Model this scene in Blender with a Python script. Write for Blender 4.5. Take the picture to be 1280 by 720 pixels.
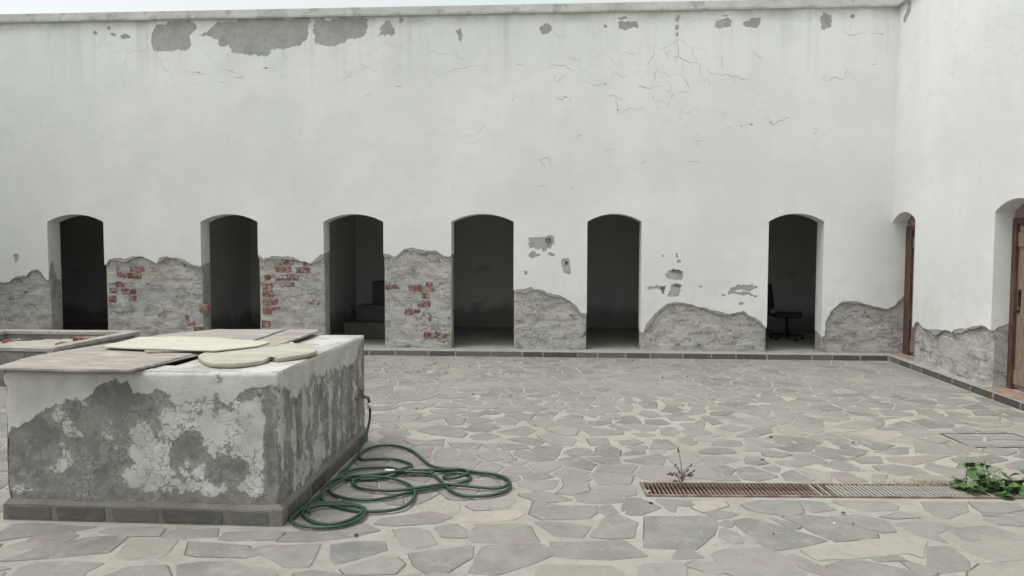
import bpy, bmesh, math, random
from mathutils import Vector, Matrix, noise
from mathutils.geometry import delaunay_2d_cdt
random.seed(7)
R = math.radians
scene = bpy.context.scene
col = scene.collection
for o in list(bpy.data.objects): bpy.data.objects.remove(o)

# ------------------------------------------------------------------ camera, sky, sun, exposure
cam = bpy.data.cameras.new('Camera'); cam.sensor_width = 36; cam.lens = 36*900/1280
cam.clip_start = 0.05; cam.clip_end = 2000
camo = bpy.data.objects.new('Camera', cam); col.objects.link(camo)
camo.matrix_world = Matrix.Translation((0, 0, 1.65)) @ Matrix.Rotation(R(3.53), 4, 'Z') @ Matrix.Rotation(R(90-3.0), 4, 'X') @ Matrix.Rotation(R(0.11), 4, 'Z')
scene.camera = camo
SUN_EL, SUN_AZ = R(70), R(-112)          # azimuth clockwise from +Y: high behind cloud, to the left
world = bpy.data.worlds.new('World'); scene.world = world; world.use_nodes = True
wn = world.node_tree; wn.nodes.clear()
sky = wn.nodes.new('ShaderNodeTexSky'); sky.sky_type = 'NISHITA'; sky.sun_disc = False
sky.sun_elevation = SUN_EL; sky.sun_rotation = SUN_AZ; sky.air_density = 1.0; sky.dust_density = 4.0; sky.ozone_density = 1.0
hs = wn.nodes.new('ShaderNodeHueSaturation'); hs.inputs['Saturation'].default_value = 0.15; hs.inputs['Value'].default_value = 1.0
bg = wn.nodes.new('ShaderNodeBackground'); bg.inputs['Strength'].default_value = 0.15
wo = wn.nodes.new('ShaderNodeOutputWorld')
tint = wn.nodes.new('ShaderNodeMix'); tint.data_type = 'RGBA'; tint.blend_type = 'MULTIPLY'; tint.inputs[0].default_value = 1.0; tint.inputs[7].default_value = (.972, 1.0, .972, 1)
wn.links.new(sky.outputs[0], hs.inputs['Color']); wn.links.new(hs.outputs[0], tint.inputs[6]); wn.links.new(tint.outputs[2], bg.inputs['Color']); wn.links.new(bg.outputs[0], wo.inputs['Surface'])
sl = bpy.data.lights.new('sun', 'SUN'); sl.energy = 0.5; sl.angle = R(40); sl.color = (1.0, 0.97, 0.93)
so = bpy.data.objects.new('sun', sl); col.objects.link(so); so.location = (0, 0, 20)
sd = Vector((math.sin(SUN_AZ)*math.cos(SUN_EL), math.cos(SUN_AZ)*math.cos(SUN_EL), math.sin(SUN_EL)))
so.rotation_euler = (-sd).to_track_quat('-Z', 'Y').to_euler()
vs = scene.view_settings; vs.view_transform = 'Standard'; vs.look = 'None'; vs.gamma = 1.0; vs.use_curve_mapping = False
vs.exposure = 0.66

# ------------------------------------------------------------------ surveyed shapes, metres
# wall data: (distance along the wall, height); floor data: (x, y)
DOORS = [(-8.339,-7.377),(-5.754,-4.802),(-3.728,-2.752),(-1.669,-0.672),(0.476,1.325),(3.259,4.098)]
PIERS = [[(-10.017,1.06),(-9.597,1.088),(-9.179,1.117),(-9.041,1.122),(-8.914,1.197),(-8.734,1.211),(-8.634,1.308),(-8.551,1.325),(-8.456,1.278),(-8.411,1.199),(-8.378,1.147)],[(-7.359,1.408),(-7.289,1.492),(-7.184,1.509),(-7.045,1.492),(-6.903,1.537),(-6.733,1.545),(-6.592,1.483),(-6.507,1.442),(-6.437,1.52),(-6.347,1.538),(-6.243,1.52),(-6.142,1.512),(-6.003,1.461),(-5.864,1.405),(-5.77,1.392)],[(-4.784,1.563),(-4.714,1.511),(-4.603,1.537),(-4.419,1.544),(-4.238,1.538),(-4.092,1.474),(-3.947,1.436),(-3.878,1.492),(-3.746,1.581)],[(-2.746,1.626),(-2.645,1.583),(-2.578,1.542),(-2.466,1.627),(-2.431,1.661),(-2.288,1.696),(-2.109,1.648),(-1.897,1.638),(-1.789,1.557),(-1.682,1.462)],[(-0.662,0.953),(-0.51,1.024),(-0.4,1.056),(-0.22,1.025),(-0.068,0.96),(0.078,0.936),(0.209,0.882),(0.318,0.769),(0.386,0.661),(0.462,0.556)],[(1.363,0.374),(1.394,0.487),(1.57,0.69),(1.75,0.829),(1.894,0.848),(2.149,0.794),(2.395,0.733),(2.685,0.661),(2.898,0.716),(3.077,0.626),(3.186,0.54),(3.24,0.465)],[(4.137,0.337),(4.161,0.597),(4.227,0.74),(4.359,0.858),(4.514,0.884),(4.718,0.848),(4.851,0.812),(5.078,0.768),(5.166,0.814),(5.253,0.908),(5.334,0.987),(5.451,1.012)]]
RPIER = [(0.786,0.571),(0.872,0.642),(0.949,0.65),(1.057,0.599),(1.225,0.59),(1.465,0.605),(1.731,0.637),(1.885,0.631),(2.028,0.681),(2.262,0.712),(2.416,0.743),(2.564,0.792),(2.668,0.779),(2.794,0.744)]
HOLES = [[(-6.482,5.097),(-6.413,5.221),(-6.148,5.28),(-5.786,5.273),(-5.755,5.179),(-5.856,5.055),(-5.826,4.929),(-5.895,4.817),(-6.091,4.858),(-6.29,4.842),(-6.489,4.845)],[(-5.692,5.052),(-5.492,5.206),(-5.295,5.284),(-5.033,5.292),(-4.384,5.305),(-3.933,5.297),(-3.922,5.148),(-3.95,4.975),(-4.132,4.872),(-4.457,4.814),(-4.588,4.722),(-4.783,4.756),(-4.978,4.759),(-5.173,4.794),(-5.236,4.92),(-5.368,4.859),(-5.398,4.985)],[(-3.842,4.886),(-3.818,5.208),(-3.74,5.257),(-3.42,5.288),(-2.985,5.28),(-2.961,5.194),(-3.039,5.01),(-3.295,4.921),(-3.552,4.863)],[(-2.797,5.006),(-2.751,5.159),(-2.655,5.25),(-2.561,5.094),(-2.593,5.015)],[(-1.595,5.06),(-1.52,5.108),(-1.457,5.033),(-1.495,4.874),(-1.539,4.955)],[(-7.466,5.125),(-7.425,5.156),(-7.386,5.124),(-7.427,5.093)],[(-7.237,5.204),(-7.196,5.228),(-7.157,5.196),(-7.198,5.171)],[(-7.186,5.108),(-7.146,5.133),(-7.08,5.087),(-7.121,5.063)],[(-7.001,5.061),(-6.913,5.104),(-6.848,5.052),(-6.936,5.016)],[(-2.49,5.247),(-2.446,5.283),(-2.408,5.246),(-2.452,5.203)],[(-0.286,5.075),(-0.212,5.147),(-0.107,5.121),(-0.106,5.035),(-0.236,4.989)],[(0.926,5.067),(0.943,5.163),(1.211,5.171),(1.249,5.085),(1.139,5.045)],[(1.793,5.185),(1.829,5.256),(1.86,5.195),(1.83,5.136)],[(1.789,5.076),(1.831,5.1),(1.856,5.051),(1.808,5.028)],[(1.802,4.968),(1.832,4.991),(1.845,4.943),(1.815,4.919)],[(2.396,5.162),(2.588,5.183),(2.614,5.068),(2.422,5.042)],[(0.918,5.212),(1.016,5.234),(1.077,5.209),(0.992,5.193)],[(2.491,5.22),(2.587,5.242),(2.599,5.212)],[(2.817,5.095),(2.947,5.176),(3.066,5.174),(3.045,5.055),(2.889,5.052)],[(3.946,5.076),(4.012,5.276),(4.11,5.132),(4.072,5.002),(3.99,4.98)],[(4.391,5.186),(4.437,5.221),(4.473,5.179),(4.433,5.144)],[(0.699,5.101),(0.736,5.118),(0.76,5.088),(0.724,5.07)],[(-0.421,1.833),(-0.292,1.851),(-0.091,1.852),(-0.072,1.724),(-0.2,1.658),(-0.255,1.694),(-0.402,1.705)],[(-0.46,1.558),(-0.365,1.606),(-0.255,1.584),(-0.401,1.536)],[(-0.137,1.606),(-0.072,1.621),(-0.027,1.585),(-0.086,1.559)],[(0.086,1.486),(0.167,1.512),(0.229,1.395),(0.223,1.285),(0.15,1.303),(0.105,1.376)],[(-0.511,1.312),(-0.467,1.327),(-0.448,1.275),(-0.492,1.26)],[(1.726,1.327),(1.815,1.371),(1.941,1.357),(1.954,1.226),(1.818,1.2),(1.691,1.236)],[(1.423,1.089),(1.603,1.101),(1.704,1.091),(1.706,0.952),(1.623,0.963),(1.568,1.043),(1.442,1.042)],[(1.765,1.127),(1.89,1.146),(1.956,1.103),(1.927,1.066),(1.911,0.928),(1.768,0.92),(1.731,0.963),(1.784,1.036)],[(1.848,1.589),(1.877,1.611),(1.885,1.538),(1.856,1.531)],[(1.871,1.488),(1.921,1.509),(1.94,1.466),(1.886,1.455)],[(1.633,1.57),(1.654,1.596),(1.673,1.56),(1.648,1.545)],[(2.662,0.969),(2.713,1.096),(2.891,1.107),(3.104,1.109),(3.112,1.062),(2.856,1.049),(2.768,1.013),(2.964,1.006),(3.089,0.964),(3.071,0.935),(2.858,0.97)],[(2.818,0.832),(2.86,0.861),(2.903,0.839),(2.868,0.803)],[(2.545,0.961),(2.591,0.975),(2.627,0.957),(2.58,0.943)],[(2.214,1.093),(2.242,1.108),(2.274,1.094),(2.242,1.079)],[(-8.939,1.556),(-8.895,1.573),(-8.852,1.557),(-8.852,1.474),(-8.874,1.438),(-8.908,1.449)]]
RHOLES = [[(0.157,5.037),(0.184,5.106),(0.261,5.15),(0.305,5.204),(0.292,5.276),(0.392,5.243),(0.417,5.167),(0.391,5.091),(0.288,5.056),(0.231,5.009)],[(2.839,1.597),(2.876,1.607),(2.902,1.599),(2.865,1.59)]]
DEEP = [[(-0.175,1.833),(-0.095,1.841),(-0.079,1.731),(-0.138,1.716),(-0.167,1.778)],[(0.127,1.468),(0.163,1.49),(0.185,1.446),(0.149,1.417)],[(1.762,1.309),(1.816,1.353),(1.923,1.343),(1.939,1.285),(1.834,1.291)],[(1.801,1.102),(1.873,1.128),(1.934,1.099),(1.891,1.066)],[(1.621,1.079),(1.69,1.072),(1.684,0.978),(1.648,0.999)]]
CRACKS = [[(1.357,4.636),(1.447,4.805),(1.63,4.741),(1.81,4.871),(1.931,4.857),(2.053,4.759),(2.355,4.73)],[(1.723,4.559),(1.753,4.601),(1.935,4.58),(2.148,4.504),(2.269,4.473)],[(0.84,4.413),(0.963,4.338),(1.146,4.385)],[(1.299,4.425),(1.421,4.363),(1.542,4.44),(1.696,4.329),(1.817,4.358),(1.938,4.326),(2.059,4.355)],[(2.362,4.32),(2.543,4.33),(2.724,4.298),(2.994,4.252)],[(1.241,4.152),(1.301,4.194),(1.424,4.138),(1.515,4.179),(1.637,4.148)],[(1.467,4.089),(1.487,3.967),(1.548,3.936),(1.608,4.026)],[(1.668,4.086),(1.772,4.097)],[(1.851,4.072),(2.033,4.094)],[(0.815,3.778),(0.92,3.759),(1.152,3.848),(1.427,3.876)],[(1.836,3.872),(1.947,3.761),(2.128,3.839),(2.219,3.789)],[(1.856,3.701),(1.917,3.67)],[(2.556,3.519),(2.646,3.554),(2.707,3.517)],[(2.797,3.541),(3.007,3.575)],[(3.095,3.708),(3.278,3.573),(3.456,3.644),(3.634,3.673)],[(2.928,4.614),(3.017,4.642),(3.109,4.503)],[(3.501,4.294),(3.62,4.328)],[(3.948,4.24),(4.155,4.268),(4.449,4.324)],[(4.254,5.011),(4.374,4.92),(4.493,4.9),(4.638,4.945)],[(4.686,4.909),(4.932,4.881)],[(4.617,4.619),(4.677,4.6)],[(4.71,4.457),(4.827,4.479)],[(-0.682,4.574),(-0.489,4.522)],[(0.038,4.656),(0.223,4.635),(0.378,4.541)],[(-0.178,4.463),(0.039,4.503),(0.224,4.439),(0.317,4.408)],[(-0.053,4.259),(0.101,4.349),(0.163,4.385)],[(0.318,4.237),(0.534,4.209),(0.842,4.236)],[(-0.083,4.045),(0.072,3.994),(0.196,4.024)],[(0.782,4.036),(0.936,4.003),(1.09,3.971)],[(0.96,4.654),(1.082,4.689),(1.265,4.686)],[(-0.018,3.552),(-0.006,3.491)],[(0.262,3.408),(0.386,3.457)],[(0.728,3.202),(0.882,3.207)],[(1.271,3.026),(1.437,3.013)],[(2.074,3.364),(2.256,3.363)],[(1.945,2.998),(2.079,3.015),(2.262,2.984)],[(-0.057,5.01),(0.098,4.947)],[(-0.315,3.06),(-0.203,3.084),(-0.078,3.046)],[(-0.326,2.65),(-0.139,2.686)],[(0.205,2.623),(0.267,2.598)],[(2.152,4.232),(2.363,4.23)],[(2.508,4.62),(2.517,4.439)],[(1.531,3.893),(1.545,3.753)],[(3.877,3.471),(4.026,3.482)],[(1.81,4.871),(1.842,4.72),(1.802,4.582)],[(1.542,4.44),(1.501,4.301),(1.466,4.192)],[(2.053,4.759),(2.085,4.626),(2.129,4.517)],[(1.938,4.326),(2.001,4.204),(2.033,4.094)],[(1.63,4.741),(1.692,4.644),(1.723,4.571)],[(2.269,4.473),(2.313,4.381),(2.362,4.32)],[(1.146,4.385),(1.299,4.419)],[(2.148,4.504),(2.18,4.395),(2.211,4.322)],[(1.447,4.805),(1.479,4.635),(1.389,4.515),(1.421,4.363)],[(1.935,4.58),(1.906,4.447),(1.938,4.326)],[(0.92,3.759),(0.893,3.973),(0.936,4.003)],[(-5.305,4.764),(-5.207,4.719)],[(-5.633,4.75),(-5.502,4.736)],[(-5.374,4.577),(-5.212,4.493),(-5.048,4.478)],[(-5.903,4.458),(-5.77,4.487),(-5.573,4.453)],[(-4.755,4.487),(-4.623,4.535),(-4.462,4.502)],[(-4.416,4.482),(-4.301,4.406),(-4.205,4.31)],[(-5.181,4.379),(-4.952,4.401)],[(-5.444,4.338),(-5.247,4.355)],[(-5.906,4.312),(-5.775,4.279)],[(-3.333,4.381),(-3.204,4.423)],[(-3.139,4.577),(-2.915,4.525)],[(-3.01,4.7),(-2.882,4.716)],[(-2.567,4.228),(-2.439,4.214)],[(-2.088,4.686),(-1.709,4.693)],[(-2.026,4.5),(-1.458,4.493),(-1.113,4.519)],[(-2.058,4.253),(-1.932,4.202)],[(-3.047,4.091),(-2.919,4.102)],[(-6.138,4.284),(-6.072,4.27)],[(-7.284,4.951),(-7.084,4.936)],[(-5.035,5.229),(-4.984,5.166)]]
RCRACKS = [[(1.501,4.757),(1.565,4.726),(1.658,4.706)],[(1.676,4.432),(1.751,4.44),(1.838,4.451)],[(1.398,4.66),(1.497,4.592)],[(1.892,4.5),(1.977,4.502)],[(2.622,4.441),(2.754,4.43)],[(2.196,4.117),(2.255,4.03)],[(2.515,4.015),(2.577,4.004)]]
BRICKS = [(-6.963,1.29,-6.734,1.369),(-7.193,1.198,-7.092,1.283),(-7.081,1.178,-6.918,1.267),(-6.91,1.179,-6.785,1.274),(-7.214,1.049,-7.083,1.121),(-7.323,0.937,-7.198,1.009),(-7.113,0.924,-6.967,1.003),(-6.951,0.932,-6.876,1.004),(-7.334,0.787,-7.215,0.883),(-6.993,0.813,-6.878,0.902),(-5.806,0.638,-5.665,0.757),(-6.058,0.495,-5.966,0.61),(-6.033,0.414,-5.899,0.486),(-5.906,0.303,-5.762,0.385),(-7.203,1.313,-7.146,1.357),(-4.367,1.408,-4.22,1.501),(-4.473,1.415,-4.384,1.508),(-4.186,1.287,-3.966,1.366),(-4.068,1.398,-3.94,1.445),(-4.712,1.163,-4.6,1.242),(-4.587,1.16,-4.45,1.257),(-4.437,1.161,-4.161,1.251),(-4.743,1.023,-4.588,1.12),(-4.347,1.061,-4.221,1.133),(-4.745,0.897,-4.578,1.006),(-4.748,0.76,-4.628,0.861),(-4.619,0.771,-4.5,0.855),(-4.75,0.626,-4.612,0.736),(-4.602,0.678,-4.484,0.726),(-4.769,0.391,-4.634,0.501),(-3.865,0.751,-3.765,0.849),(-3.974,0.776,-3.882,0.841),(-4.526,1.286,-4.283,1.376),(-2.735,1.03,-2.648,1.075),(-2.629,1.042,-2.523,1.094),(-2.358,0.991,-2.121,1.093),(-2.114,0.992,-1.949,1.075),(-2.141,0.877,-2.024,0.963),(-2.205,0.749,-2.01,0.851),(-2.424,0.625,-2.303,0.719),(-2.274,0.648,-2.153,0.701),(-2.067,0.627,-2.014,0.732),(-2.03,0.508,-1.988,0.62),(-2.106,0.245,-1.899,0.337),(-1.881,0.229,-1.708,0.324),(-2.084,1.085,-1.971,1.138),(-2.329,0.902,-2.295,0.947)]
KJ = [-2.932,-2.511,-1.984,-1.566,-1.009,-0.522,-0.198,0.334,0.642,1.071,1.438,1.936,2.36,2.733,3.201,3.856,4.164,4.572,4.976]
RKJ = [0.057,0.366,0.736,1.092,1.556,1.908,2.345,2.821,3.334]
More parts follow.
